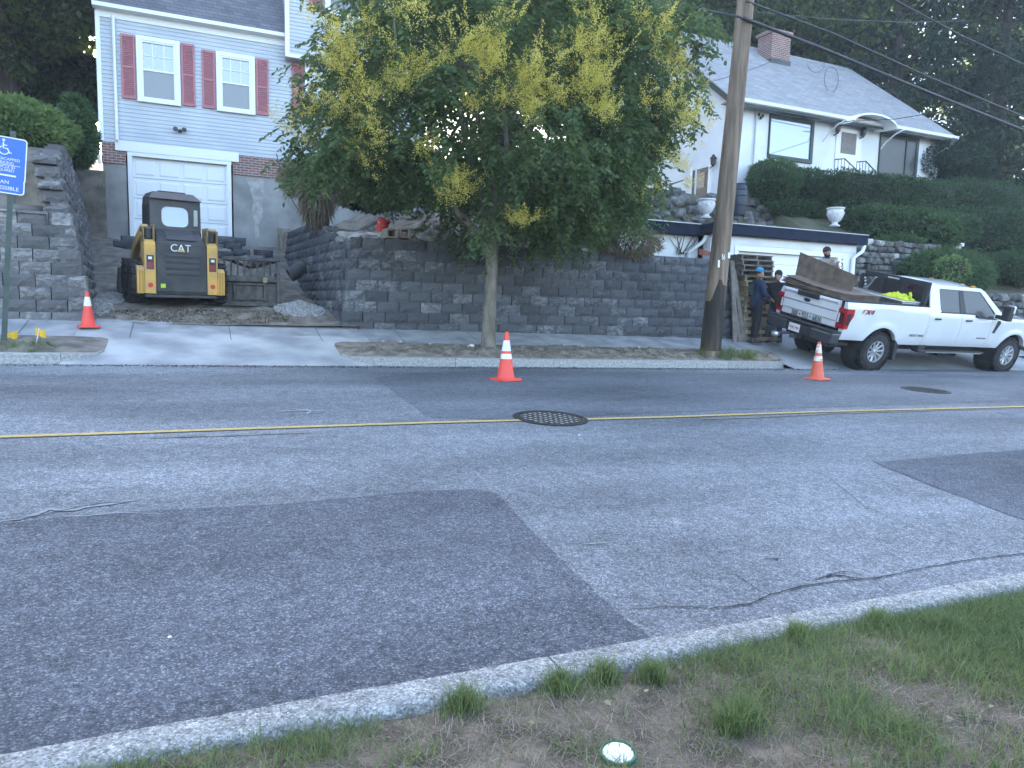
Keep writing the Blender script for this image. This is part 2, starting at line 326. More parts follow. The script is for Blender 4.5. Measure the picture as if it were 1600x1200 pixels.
# asphalt patches (flush repairs, 4 mm proud)
def patch(pix, m, h=.004):
    return sheet('asphalt_patch', [tuple(G(px, py, h)) for px, py in pix], m, RD)
def wob(pix, k=6, a=2.0):                        # wobbly outline
    o = []
    for i, (x, y) in enumerate(pix):
        x2, y2 = pix[(i + 1) % len(pix)]
        for j in range(k):
            t = j / k; o.append((x + (x2 - x) * t + random.uniform(-a, a) * (j > 0), y + (y2 - y) * t + random.uniform(-a, a) * .6 * (j > 0)))
    return o
patch(wob([(-900, 900), (-300, 855), (0, 818), (200, 800), (430, 788), (640, 768), (740, 764), (775, 770), (800, 795), (850, 848), (930, 925), (985, 972), (1030, 1006), (1048, 1030), (720, 1098), (300, 1176), (0, 1235), (-600, 1360)], 5, 1.6), M_patch)
patch(wob([(1366, 722), (1480, 712), (1600, 702), (2100, 668), (2300, 800), (1900, 860), (1600, 812), (1480, 768)], 4, 1.5), M_patch)
patch(wob([(585, 590), (640, 583), (800, 578), (1290, 585), (1900, 592), (1900, 618), (1600, 626), (1150, 640), (915, 650), (800, 655), (672, 652), (640, 628)], 3, 1.2), M_patch2)
# crack / scar strips
M_crack = mat('crack_dark', (.018, .018, .02), None, rough=.95)
M_scar = mat('scar_pale', (.26, .265, .27), (.17, .175, .18), 30, .95)
def strip(name, pix, w, m, h=.007, jit=2.0, sub=5, parent=RD, taper=True):
    pts = []
    for i in range(len(pix) - 1):
        for j in range(sub):
            t = j / sub; x = pix[i][0] + (pix[i + 1][0] - pix[i][0]) * t; y = pix[i][1] + (pix[i + 1][1] - pix[i][1]) * t
            pts.append(G(x + random.uniform(-jit, jit), y + random.uniform(-jit, jit) * .5, h))
    pts.append(G(*pix[-1], h)); n = len(pts); a, b = [], []
    for i, p in enumerate(pts):
        d = (pts[min(i + 1, n - 1)] - pts[max(i - 1, 0)]); s = Vector((-d.y, d.x, 0)).normalized()
        ww = w * (random.uniform(.45, 1.2) if jit else 1) * (min(1, .25 + min(i, n - 1 - i) / 3) if taper else 1)
        q = s * ww / 2; q.z = SX * q.x + SY * q.y
        a.append(p + q); b.append(p - q)
    return MB().grid([a, b]).build(name, m, parent)
for pix, w in [([(985, 953), (1060, 946), (1110, 950), (1170, 944), (1205, 928), (1260, 915), (1310, 908), (1370, 902), (1420, 892), (1480, 880), (1560, 868), (1640, 862)], .012),
               ([(1140, 892), (1165, 908), (1185, 922), (1205, 930)], .007), ([(1080, 848), (1110, 868), (1140, 892)], .004),
               ([(1235, 727), (1290, 742), (1350, 790), (1440, 828), (1500, 852), (1540, 872), (1575, 892)], .006), ([(1420, 778), (1478, 770)], .006),
               ([(1350, 790), (1300, 770)], .004), ([(860, 712), (1000, 708), (1140, 712), (1215, 710)], .006), ([(190, 735), (300, 722), (420, 718), (560, 726)], .005),
               ([(0, 770), (120, 752), (260, 758)], .004), ([(600, 700), (720, 690), (840, 690)], .004), ([(1270, 905), (1300, 898), (1345, 903)], .02), ([(1290, 898), (1320, 893), (1350, 898)], .012),
               ([(1195, 872), (1222, 873)], .022), ([(150, 640), (420, 652), (560, 640)], .004), ([(1030, 735), (1200, 742)], .004), ([(0, 812), (60, 806), (130, 790), (200, 783)], .012),
               ([(1000, 680), (1300, 672), (1590, 678)], .005), ([(850, 820), (800, 770)], .004), ([(300, 837), (328, 836)], .014), ([(155, 585), (175, 584)], .02)]:
    strip('crack', pix, w * .85, M_crack)
strip('asphalt_scar', [(0, 815), (50, 806), (75, 795), (110, 797), (160, 788), (215, 781)], .045, M_scar, jit=1.2, h=.0055)
strip('asphalt_scar', [(90, 806), (140, 805), (180, 801), (250, 802)], .02, M_scar, jit=1.2, h=.0065)
# yellow centre line, faded ghost of the second line, utility paint marks
M_yline = mat('line_yellow', (.60, .40, .12), (.30, .24, .12), 22, .85, detail=8, lo=.3, hi=.75)
M_ghost = mat('line_yellow_faded', (.30, .235, .10), (.14, .14, .14), 14, .9, detail=9, lo=.38, hi=.58)
M_spray = mat('spray_white', (.44, .45, .46), (.16, .165, .175), 18, .9, lo=.35, hi=.7)
M_sprayb = mat('spray_blue', (.06, .17, .36), (.12, .15, .19), 18, .9, lo=.4, hi=.7)
YL = [(-400, 693), (0, 682), (125, 678), (335, 671), (668, 660), (822, 656)]
strip('lane_line', YL, .085, M_yline, h=.010, jit=0, taper=False)
strip('lane_line', [(902, 655), (1050, 651), (1280, 643), (1600, 635), (2200, 617)], .085, M_yline, h=.010, jit=0, taper=False)
strip('faded_line', [(225, 684), (330, 681), (500, 675)], .05, M_ghost, h=.008, jit=.3)
strip('faded_line', [(1060, 656), (1180, 652), (1300, 646), (1400, 643), (1590, 638)], .05, M_ghost, h=.008, jit=.3)
for px in [[(425, 643), (465, 641), (510, 641)], [(460, 646), (500, 644)], [(455, 638), (485, 641), (480, 647)]]:
    strip('paint_mark', px, .03, M_spray, h=.009, jit=1)
strip('paint_mark', [(905, 850), (975, 845)], .014, mat('spray_pale_yellow', (.30, .32, .20), (.15, .155, .15), 25, .9), h=.009, jit=.6)
strip('paint_mark', [(1545, 641), (1600, 652)], .045, M_sprayb, h=.009, jit=.4); strip('paint_mark', [(1520, 618), (1575, 623)], .05, M_spray, h=.009, jit=.8)
# small white chips on the road
chip = MB().lathe([(.0, 0), (.022, 0), (.018, .012), (.0, .016)], n=6).mesh('chip'); chip.materials.append(M_refl)
for px, py in [(265, 996), (905, 680)]:
    o = new('stone_chip', chip, RD); o.location = G(px, py, .002); o.scale = (random.uniform(.3, .6),) * 3

# near granite kerb: long slabs with joints, then lawn soil
o = MB().hexa([(-90, KY + .2, -6), (95, KY + .2, -6), (95, 14.2, -6), (-90, 14.2, -6)], [(x, y, walk(x, y) - .12) for x, y in ((-90, KY + .2), (95, KY + .2), (95, 14.2), (-90, 14.2))]).build('sky_block_fill', M_hill); o['kind'] = 'structure'  # added unseen fill, blocks horizon sky glow showing under the footway sheets
o = MB().bb(-75, 105, 26, 96, -6, 4.6).build('sky_block_fill', M_hill); o['kind'] = 'structure'  # same added fill under the far hill, closes its open end to the sky
KS = thing('near_kerb', (2, NK - .09, 0), 'pale granite kerb edging the grass verge', 'kerb')
joints = [-7.5, -5.2, -3.0, -.62, G(872, 1046, .1).x, 3.95, 6.2, 8.4, 10.6, 13, 15.5]
for a, b in zip(joints[:-1], joints[1:]):
    rows = []; n = 60
    for i in range(n + 1):
        x = a + .004 + (b - a - .008) * i / n; zz = road(x, NK) + .105 + nz(x, 3, 2.5) * .003; e = nz(x, 9, 3) * .004 + nz(x, 4, 22) * .010; e2 = nz(x, 19, 3) * .004 + nz(x, 24, 25) * .006
        rows.append([(x, NK + e, zz - .3), (x, NK + e, zz - .022), (x, NK - .014 + e, zz), (x, NK - .07, zz + .002 + nz(x, 1, 12) * .003), (x, NK - .135 + e2, zz), (x, NK - .155 + e2, zz - .02), (x, NK - .155 + e2, zz - .3)])
    mb = MB().grid(rows); mb.add([rows[0][k] for k in range(7)], [tuple(range(7))]); mb.add([rows[-1][k] for k in range(7)], [tuple(range(7))])
    mb.build('kerb_stone', M_granite, KS, smooth=50)
def lawn_z(x, y):
    d = NK - .155 - y
    return road(x, NK) + .085 - .02 * math.exp(-d * 12) + .05 * min(max(d, 0), 3) + .018 * fbm(x, y, 1.7, 3) + .008 * fbm(x, y, 9, 5)
xs = np.concatenate([np.linspace(-40, -2, 12), np.linspace(-1.8, 7, 130), np.linspace(7.4, 60, 16)]); ys = np.concatenate([np.linspace(-40, -.6, 10), np.linspace(-.5, NK - .15, 60)])
o = MB().grid([[(x, y, lawn_z(x, y)) for x in xs] for y in ys]).build('lawn', M_soil, smooth=0); o['kind'] = 'structure'

# ------------------------------------------------------------------ far side: kerbs, strip, footway, aprons
def fz(x, y): return walk(x, y)
def flat(name, x0, x1, y0, y1, h, m, nx=8, ny=4, rough=0., zf=fz):
    o = MB().grid([[(x0 + (x1 - x0) * i / nx, y0 + (y1 - y0) * j / ny, zf(x0 + (x1 - x0) * i / nx, y0 + (y1 - y0) * j / ny) + h + (rough * fbm(x0 + (x1 - x0) * i / nx, y0 + (y1 - y0) * j / ny, 3.1, 2) if rough else 0)) for i in range(nx + 1)] for j in range(ny + 1)]).build(name, m, smooth=0)
    o['kind'] = 'structure'; return o
flat('sidewalk', -60, 90, 12.72, 13.9, 0, M_conc, 60, 2)
XA0, XA1 = -1.25, 2.15                            # left driveway apron at the kerb
XB0, XB1 = 12.05, 20.8                            # right apron under the truck
flat('driveway_apron', XA0 - .5, XA1 + .7, KY - .02, 13.1, .006, M_apron, 12, 6)
flat('driveway_apron', XB0 - .4, XB1 + .5, KY - .02, 14.9, .006, mat('apron_worn', (.20, .21, .22), (.30, .305, .31), 1.3, .9, .25, 60, detail=8), 20, 6)
# concrete joints on the sidewalk
jm = mat('joint_dark', (.10, .10, .10), None, rough=.95)
SWJ = bpy.data.objects['sidewalk']
for x in np.arange(-7, 12.5, 1.5):
    MB().grid([[(x, y, fz(x, y) + .0105), (x + .012, y, fz(x + .012, y) + .0105)] for y in (12.74, 13.66)]).build('joint', jm, SWJ)
STRIPZ = []
def stripz(x, y):
    for a, b, q in STRIPZ:
        if a <= x <= b: return q(x, y)
    return walk(x, y)
def verge(name, x0, x1, ra, rb, m):
    """planting strip bed with rounded kerb returns; returns kerb path"""
    def edge(x):                                  # front edge y, curving back at the ends
        e = KY + .13
        if ra and x < x0 + ra: e = KY + .13 + ra * .75 * (1 - math.sqrt(max(0, 1 - ((x0 + ra - x) / ra) ** 2)))
        if rb and x > x1 - rb: e = KY + .13 + rb * .75 * (1 - math.sqrt(max(0, 1 - ((x - x1 + rb) / rb) ** 2)))
        return e
    yb = 12.80
    def sz(x, y):
        e = min(edge(x), yb - .02); t = min(1, max(0, (y - e) / (yb - e))); fall = min(1, max(0, (x - x0) / .8 if ra else 1), max(0, (x1 - x) / .9 if rb else 1))
        return walk(x, y) + .004 + fall * (.098 * (1 - t) ** 1.3 + math.sin(math.pi * t) ** .7 * (.05 + .06 * fbm(x, y, 1.3, 11) + .045 * fbm(x, y, 5, 4) + .02 * fbm(x, y, 17, 6, 2)))
    n = int((x1 - x0) * 22); rows = []
    for i in range(n + 1):
        x = x0 + (x1 - x0) * i / n; e = min(edge(x), yb - .02); rows.append([(x, e + (yb - e) * j / 26, sz(x, e + (yb - e) * j / 26)) for j in range(27)])
    o = MB().grid(rows).build(name, m, smooth=0); o['kind'] = 'structure'; STRIPZ.append((x0, x1, sz))
    return edge
e1 = verge('planting_strip', XA1, XB0 + .1, .9, 1.6, M_dirt)
e2 = verge('planting_strip', -40, XA0, 0, 1.0, M_dirtd)
def far_kerb(label, x0, x1, edge, L=1.9):
    K = thing('far_kerb', ((x0 + x1) / 2 if x0 > -20 else -2, KY, road(0, KY)), label, 'kerb')
    x = x0
    while x < x1 - .05:
        b = min(x1, x + L * random.uniform(.85, 1.15)); rows = []; n = 14
        for i in range(n + 1):
            xx = x + .004 + (b - x - .008) * i / n; e = edge(xx) + .01; lift = max(0, 1 - (e - KY - .14) / .5)
            f = e - .14 + nz(xx, 2, 5) * .008; zz = max(walk(xx, e) + .012, road(xx, KY) + .135 * lift + .225 * (e - .14 - KY) + .01) + nz(xx, 8, 4) * .006
            rows.append([(xx, f - .01, zz - .35), (xx, f, zz - .02), (xx, f + .02, zz), (xx, e + .02, zz + .004), (xx, e + .03, zz - .25)])
        mb = MB().grid(rows); mb.add(rows[0], [tuple(range(5))]); mb.add(rows[-1], [tuple(range(5))])
        mb.build('kerb_stone', M_kerbfar, K, smooth=50); x = b
far_kerb('dusty granite kerb along the bare dirt strip under the tree', XA1 + .02, XB0 - .1, e1)
far_kerb('short curved kerb at the blue parking sign', -7, XA0 - .02, e2, 1.7)

# hillside terrain (separate sheets split at the walls)
def lerp(y, tab):
    for (a, za), (b, zb) in zip(tab[:-1], tab[1:]):
        if y <= b: return za + (zb - za) * max(0, (y - a)) / (b - a)
    return tab[-1][1]
def xl(y): return -1.55 - (y - 13.72) * .075       # left return wall line
def xr(y): return 2.47 - (y - 13.72) * .075         # right return wall line
T_left = [(13.9, 2.80), (14.3, 2.9), (17, 4.35), (22, 5.2), (40, 8.2), (90, 13)]
T_drv = [(13.6, 1.03), (15, 1.33), (17, 1.55), (19, 2.15), (21, 2.85), (22.4, 3.05)]
T_mid = [(13.9, 2.62), (14.4, 2.75), (16, 3.45), (19, 4.4), (22, 4.9), (40, 8), (90, 13)]
T_gar = [(18.2, 4.15), (19, 5.1), (20, 5.4), (30, 6), (40, 8), (90, 13)]
T_rgt = [(13.9, 2.25), (15.5, 2.45), (16.6, 3.75), (19, 5.2), (30, 6), (40, 8), (90, 13)]
T_rg2 = [(15.4, 3.72), (16.6, 3.85), (19, 5.2), (30, 6), (40, 8), (90, 13)]
def tz(tab, x, y):
    z = lerp(y, tab)
    if tab is T_mid and x < 6.2: z = min(z, lerp(y, [(13.9, 2.62), (15, 2.8), (17, 3.1), (22, 3.5), (40, 8), (90, 13)]) + max(0, x - 3.6) * .55)
    return z
def terr(name, xf0, xf1, y0, y1, tab, m, nx, ny, r, sc=1.2):
    rows = []
    for j in range(ny + 1):
        t = j / ny; y = y0 + (y1 - y0) * t ** 1.6; a, b = xf0(y), xf1(y)
        rw = [(a + (b - a) * i / nx, y, tz(tab, a + (b - a) * i / nx, y) + r * fbm(a + (b - a) * i / nx, y, sc, 5) * min(1, (y - y0) * 2 + .15)) for i in range(nx + 1)]
        rows.append([(rw[0][0], y, rw[0][2] - 3)] + rw + [(rw[-1][0], y, rw[-1][2] - 3)])
    o = MB().grid(rows).build(name, m, smooth=0); o['kind'] = 'structure'; return o
c = lambda v: (lambda y: v)
terr('hillside', c(-70), lambda y: xl(min(y, 23)) - .34 - .166 * (min(lerp(y, T_left), 4.9) - .8), 13.9, 95, T_left, M_dirtd, 90, 60, .06)
o = MB().bb(-3.6, -2.20, 22.46, 30, 1.5, 4.85).build('hillside', M_dirtd); o['kind'] = 'structure'
terr('dirt_driveway', lambda y: xl(y) - .4, lambda y: xr(y) + .35, 13.66, 22.6, T_drv, M_dirtd, 60, 70, .06, 2.2)
terr('hillside', lambda y: xr(min(y, 23)) + .42, c(9.15), 13.95, 95, T_mid, M_dirt, 60, 70, .09, 1.6)
terr('hillside', c(9.1), c(17.5), 18.2, 95, T_gar, M_hill, 40, 40, .05)
terr('hillside', c(17.4), c(21.2), 15.45, 95, T_rg2, M_hill, 24, 50, .08)
terr('hillside', c(21.15), c(100), 13.95, 95, T_rgt, M_hill, 70, 50, .1)

# ================================================================== RETAINING WALLS (each block a part)
BW, BH, BD = .44, .203, .28
def block_mesh(seed, w, m, amp=.022):
    r = random.Random(seed); nx, nzz = 5, 3; mb = MB(); pts = []
    for j in range(nzz + 1):
        row = []
        for i in range(nx + 1):
            ed = (i in (0, nx)) or (j in (0, nzz)); x = -w / 2 + w * i / nx; z = BH * j / nzz
            row.append((x + (0 if ed else r.uniform(-.02, .02)), (r.uniform(.014, .024) if ed else r.uniform(-amp, amp * .2) - .004), z + (0 if ed else r.uniform(-.012, .012))))
        pts.append(row)
    mb.grid(pts); a, b, c_, d = pts[0][0], pts[0][-1], pts[-1][-1], pts[-1][0]
    n = len(mb.v); mb.add([(-w / 2, BD, 0), (w / 2, BD, 0), (w / 2, BD, BH), (-w / 2, BD, BH)], [])
    top = [i + nzz * (nx + 1) for i in range(nx + 1)]; bot = list(range(nx + 1))
    mb.f += [tuple(top + [n + 2, n + 3]), tuple(bot[::-1] + [n, n + 1]), (n, n + 1, n + 2, n + 3)[::-1]]
    mb.f += [tuple([j * (nx + 1) for j in range(nzz + 1)] + [n + 3, n]), tuple([nx + j * (nx + 1) for j in range(nzz, -1, -1)] + [n + 1, n + 2])]
    me = mb.mesh('block'); me.materials.append(m); return me
BMA = [block_mesh(i, BW - .014, M_block) for i in range(8)]
BMB = [block_mesh(30 + i, BW - .014, M_block2) for i in range(8)]
def block_wall(T, p0, p1, z0, courses, meshes, start=None, end=None, batter=.02, zmin=None, end_pad=0.):
    """courses: range of course numbers; start/end: functions course -> distance limits"""
    p0, p1 = Vector((*p0, 0)), Vector((*p1, 0)); L = (p1 - p0).length; d = (p1 - p0) / L; inn = Vector((-d.y, d.x, 0)); ang = math.atan2(d.y, d.x)
    for k in courses:
        z = z0 + k * (BH + .0015); s0 = start(k) if start else 0; s1 = end(k) if end else L
        s = s0 - (BW / 2 if k % 2 else 0) - random.uniform(0, .05)
        while s < s1 - .05:
            a, b = max(s, s0), min(s + BW, s1); s += BW
            if b - a < .09: continue
            q = p0 + d * ((a + b) / 2) + inn * (batter * k + random.uniform(-.006, .008))
            if zmin and z + BH < zmin(q.x, q.y): continue
            o = new('block', random.choice(meshes), T)
            o.location = q + Vector((0, 0, z + random.uniform(-.002, .002))) - ORG[T]; o.rotation_euler = (0, 0, ang + random.uniform(-.012, .012))
            o.scale = ((b - a) / BW, 1, 1)
Z0 = .70
WM = thing('retaining_wall', (7, 13.8, .9), 'long charcoal split-block retaining wall behind the street tree', 'wall')
block_wall(WM, (2.47, 13.72), (12.0, 13.72), Z0, range(10), BMA, end=lambda k: 9.53 + (.0 if k % 2 else .06), start=lambda k: .028 * k)
# backing so no light leaks between the blocks
MB().bb(2.75, 11.9, 13.98, 14.25, .5, 2.55).build('backfill', M_dirtd, WM)
WR = thing('retaining_wall', (2.3, 17, 1.2), 'block retaining wall returning up the driveway beside the black attachment', 'wall')
block_wall(WR, (xr(20.6), 20.6), (xr(13.74), 13.74), Z0, range(0, 10), BMA, end=lambda k: 6.85 - .02 * k - .3 * (k % 2 == 0), zmin=lambda x, y: lerp(y, T_drv) - .1, batter=.028)
block_wall(WR, (xr(20.6), 20.6), (xr(13.74), 13.74), Z0, range(10, 13), BMA, end=lambda k: 5.4 - .9 * (k - 10), batter=.028)
WL = thing('retaining_wall', (-3, 13.8, 1), 'unfinished block wall of wide courses behind the blue parking sign', 'wall')
block_wall(WL, (-9, 13.72), (-1.55, 13.72), .80, range(10), BMB, end=lambda k: 7.45 - .034 * k, batter=.024)
MB().bb(-9, -2.1, 14.02, 14.3, .5, 2.7).build('backfill', M_dirtd, WL)
WL2 = thing('retaining_wall', (-1.9, 17, 1.2), 'tall block wall climbing beside the garage, its end courses jutting like steps', 'wall')
block_wall(WL2, (xl(13.74), 13.74), (xl(22), 22), .80, range(0, 10), BMB, start=lambda k: .024 * k, zmin=lambda x, y: lerp(y, T_drv) - .1, batter=.034)
block_wall(WL2, (xl(13.74), 13.74), (xl(22), 22), .80, range(10, 20), BMB, start=lambda k: (.55 + .06 * (k % 2) + .05 * (k - 10)) if k < 15 else 1.6 + .9 * (k - 15), batter=.034)
# loose end blocks of the stepped courses, facing the street
for k in range(10, 15):
    o = new('block', BMB[k % 8], WL2); o.location = Vector((xl(14.2) - .22 - .034 * k, 14.22 + .10 * (k % 2), .80 + k * (BH + .0015))) - ORG[WL2]; o.scale = (.82, 1, .9 if k % 2 else .62)
MB().hexa([(-2.75, 14.5, 2.6), (-2.2, 14.5, 2.6), (-2.9, 22, 2.6), (-3.4, 22, 2.6)], [(-2.75, 14.5, 3.7), (-2.2, 14.5, 3.7), (-2.9, 22, 3.7), (-3.4, 22, 3.7)]).build('backfill', M_dirtd, WL2)

# ================================================================== LEFT HOUSE (grey siding, garage below)
HY = 22.5; HX0, HX1, HXR = -2.29, 2.52, 6.6
H1 = thing('grey_house', (2, 26, 3), 'pale grey clapboard house with red shutters over a white garage door', 'house')
ZS = P(157, 220, HY).z; ZE = P(150, 14, HY).z; ZG = 3.10
def pz(px, py, Y=HY): return P(px, py, Y).z
def px_(px, py, Y=HY): return P(px, py, Y).x
gx0, gx1 = px_(203, 243), px_(358, 262); gzt = pz(203, 243)
# walls: concrete base round the opening, brick band, framed body above
zb = pz(175, 255)
B('foundation_wall', M_found, H1, HX0 + .04, gx0 - .10, HY + .03, HY + 8.5, 2.3, zb); B('foundation_wall', M_found, H1, gx1 + .10, HXR - .04, HY + .03, HY + 8.5, 2.3, zb)
B('brick_band', M_brick, H1, HX0 + .02, gx0 - .10, HY, HY + 8.5, zb, ZS); B('brick_band', M_brick, H1, gx1 + .10, HXR - .02, HY, HY + 8.5, zb, ZS)
B('lintel_wall', M_brick, H1, gx0 - .10, gx1 + .10, HY + .02, HY + 8.4, gzt + .02, ZS)
B('wall', M_siding, H1, HX0 + .02, HXR, HY + .02, HY + 8.6, ZS, ZE + .02)
def clapboard(name, x0, x1, y, z0, z1, par, pitch=.102, side=None):
    mb = MB(); n = int(round((z1 - z0) / pitch)); h = (z1 - z0) / n
    for i in range(n):
        z = z0 + i * h
        if side is None: q = [(x0, y, z), (x0, y - .020, z), (x0, y - .004, z + h), (x0, y, z + h)]; mb.prism(q, (x1 - x0, 0, 0))
        else: q = [(y, x0, z), (y - .020, x0, z), (y - .004, x0, z + h), (y, x0, z + h)]; mb.prism(q, (0, x1 - x0, 0))
    return mb.build(name, M_siding, par, kind='stuff')
clapboard('clapboard_siding', HX0 + .02, HXR, HY + .019, ZS, ZE - .16, H1)
clapboard('clapboard_siding', HY + .05, HY + 8.5, HX0 + .019, ZS, ZE - .1, H1, side=1)
B('corner_board', M_trim, H1, HX0 - .02, HX0 + .09, HY - .03, HY + .08, ZS - .01, ZE - .02)
# header trim, jambs and sectional garage door
hx0, hx1 = px_(180, 228), px_(373, 250)
B('header_board', M_trim, H1, hx0, hx1, HY - .06, HY - .002, gzt + .10, gzt + .36)
B('door_head', M_trim, H1, gx0 - .06, gx1 + .06, HY - .045, HY + .02, gzt - .005, gzt + .098)
for x in (gx0, gx1): B('door_jamb', M_trim, H1, x - .06, x + .05, HY - .04, HY + .10, ZG, gzt - .007)
GD = B('garage_door', M_trim, H1, gx0 + .05, gx1 - .05, HY + .09, HY + .13, ZG, gzt)
nr, ncl = 4, 4; ph = (gzt - ZG) / nr; pw = (gx1 - gx0 - .1) / ncl
for r in range(nr):
    for q in range(ncl):
        x = gx0 + .05 + q * pw; z = ZG + r * ph
        a = [(x + .05, HY + .088, z + .07), (x + pw - .05, HY + .088, z + .07), (x + pw - .05, HY + .088, z + ph - .07), (x + .05, HY + .088, z + ph - .07)]
        b2 = [(x + .09, HY + .072, z + .11), (x + pw - .09, HY + .072, z + .11), (x + pw - .09, HY + .072, z + ph - .11), (x + .09, HY + .072, z + ph - .11)]
        MB().hexa(a, b2).build('panel', M_trim, GD)
    if r: B('seam', mat('seam_grey', (.25, .26, .28), None), GD, gx0 + .05, gx1 - .05, HY + .084, HY + .0905, ZG + r * ph - .006, ZG + r * ph + .006)
B('threshold', M_found, H1, gx0 - .3, gx1 + .3, HY - .35, HY + .15, ZG - .5, ZG - .005)
# peeling patch on the foundation
MB().add([tuple(P(x, y, HY + .024)) for x, y in [(384, 278), (412, 279), (413, 300), (409, 318), (412, 335), (404, 352), (406, 372), (399, 374), (397, 350), (394, 330), (396, 312), (390, 294)]], [tuple(range(12))]).build('render_patch', mat('peeled_render', (.42, .41, .39), (.28, .27, .25), 7, .95, .4, 20), H1)
# windows (casing, sash bars, panes) and shutters
def window(px0, py0, px1, py1, Y, par, mull=True, name='window', shw=None):
    a, b2 = P(px0, py0, Y), P(px1, py1, Y); x0, x1, z1, z0 = a.x, b2.x, a.z, b2.z; t = .115
    Wn = MB().bb(x0, x0 + t, Y - .075, Y, z0, z1).bb(x1 - t, x1, Y - .075, Y, z0, z1).bb(x0 + t, x1 - t, Y - .075, Y, z1 - t, z1).bb(x0 + t, x1 - t, Y - .085, Y, z0, z0 + t * .8).build(name, M_trim, par, bevel=.006)
    ix0, ix1, iz0, iz1 = x0 + t, x1 - t, z0 + t * .8, z1 - t; zm = (iz0 + iz1) / 2; s = .045
    B('pane', M_pane, Wn, ix0, ix1, Y - .024, Y - .016, zm, iz1); B('pane', M_panes, Wn, ix0, ix1, Y - .036, Y - .028, iz0, zm)
    MB().bb(ix0, ix0 + s, Y - .062, Y - .005, iz0, iz1).bb(ix1 - s, ix1, Y - .062, Y - .005, iz0, iz1).bb(ix0 + s, ix1 - s, Y - .06, Y - .005, zm - s / 2, zm + s / 2).bb(ix0 + s, ix1 - s, Y - .06, Y - .005, iz1 - s, iz1).bb(ix0 + s, ix1 - s, Y - .06, Y - .005, iz0, iz0 + s).build('sash', M_trim, Wn)
    w = ix1 - ix0
    for q in (1, 2): B('muntin', M_trim, Wn, ix0 + w * q / 3 - .01, ix0 + w * q / 3 + .01, Y - .04, Y - .018, zm + s / 2, iz1 - s)
    B('muntin', M_trim, Wn, ix0 + s, ix1 - s, Y - .042, Y - .0185, (zm + iz1) / 2 - .01, (zm + iz1) / 2 + .01)
    B('curtain', mat('curtain', (.50, .51, .53), None, rough=.9), Wn, ix0, ix1, Y - .013, Y - .004, zm, iz1)
    return x0, x1, z0, z1
def shutter(x0, x1, z0, z1, Y, par):
    sh = MB().bb(x0, x0 + .05, Y - .05, Y - .018, z0, z1).bb(x1 - .05, x1, Y - .05, Y - .018, z0, z1).bb(x0 + .05, x1 - .05, Y - .05, Y - .018, z0, z0 + .07).bb(x0 + .05, x1 - .05, Y - .05, Y - .018, z1 - .07, z1).bb(x0 + .05, x1 - .05, Y - .05, Y - .018, (z0 + z1) / 2 - .035, (z0 + z1) / 2 + .035).build('shutter', M_shut, par, bevel=.004)
    mb = MB(); n = int((z1 - z0) / .055)
    for i in range(n):
        z = z0 + .07 + (z1 - z0 - .14) * (i + .5) / n; mb.box(((x0 + x1) / 2, Y - .034, z), (x1 - x0 - .1, .006, .05), Matrix.Rotation(math.radians(-28), 3, 'X'))
    mb.build('louvre', M_shut, sh, kind='stuff')
w1 = window(212, 55, 283, 167, HY, H1); w2 = window(337, 80, 399, 181, HY, H1); w3 = window(476, 100, 535, 196, HY, H1)
for w, s in ((w1, .34), (w2, .34), (w3, .34)):
    if w is not w3 or True: shutter(w[0] - .03 - s, w[0] - .03, w[2] + .04, w[3] - .02, HY, H1)
    shutter(w[1] + .03, w[1] + .03 + s, w[2] + .04, w[3] - .02, HY, H1)
# flood light and downspout
fl = P(281, 204, HY - .08); FLm = MB().lathe([(.05, 0), (.05, .05)], (fl.x, HY - .05, fl.z), 10, 'Y').build('flood_light', M_blkm, H1)
for s in (-1, 1): MB().lathe([(.03, .06), (.06, 0), (.065, -.02), (.05, -.02)], (fl.x + s * .11, HY - .13, fl.z + .02), 12, 'Y').build('lamp_head', M_blkm, FLm); 
MB().tube([(fl.x - .11, HY - .1, fl.z + .02), (fl.x, HY - .06, fl.z - .02), (fl.x + .11, HY - .1, fl.z + .02)], .016, 6).build('bracket', M_blkm, FLm)
dx = px_(178, 60)
MB().tube([(dx, HY - .07, ZE - .12), (dx, HY - .07, ZS + .28), (dx, HY - .07, ZS + .10), (dx, HY - .16, ZS + .02)], .042, 8).build('downspout', M_trim, H1, smooth=40)
# eave, gambrel roof with shingle courses, overhanging right bay
B('frieze_board', M_trim, H1, HX0, HX1 + .02, HY - .02, HY + .03, ZE - .17, ZE + .0)
MB().prism([(HX0 - .06, HY - .02, ZE), (HX0 - .06, HY - .26, ZE + .02), (HX0 - .06, HY - .26, ZE + .12), (HX0 - .06, HY - .02, ZE + .16)], (HX1 - HX0 + .05, 0, 0)).build('gutter', M_trim, H1)
RF = MB().hexa([(HX0 - .08, HY - .22, ZE + .14), (HX1 + .2, HY - .22, ZE + .14), (HX1 + .2, HY + 1.25, ZE + 3.1), (HX0 - .08, HY + 1.25, ZE + 3.1)], [(HX0 - .08, HY + .1, ZE + .02), (HX1 + .2, HY + .1, ZE + .02), (HX1 + .2, HY + 1.5, ZE + 3.0), (HX0 - .08, HY + 1.5, ZE + 3.0)]).build('roof', M_roof1, H1)
MB().hexa([(HX0 - .08, HY + 1.2, ZE + 3.1), (HXR + .1, HY + 1.2, ZE + 3.1), (HXR + .1, HY + 4.4, ZE + 4.5), (HX0 - .08, HY + 4.4, ZE + 4.5)], [(HX0 - .08, HY + 1.5, ZE + 2.9), (HXR + .1, HY + 1.5, ZE + 2.9), (HXR + .1, HY + 4.4, ZE + 4.3), (HX0 - .08, HY + 4.4, ZE + 4.3)]).build('upper_roof', M_roof1, RF)
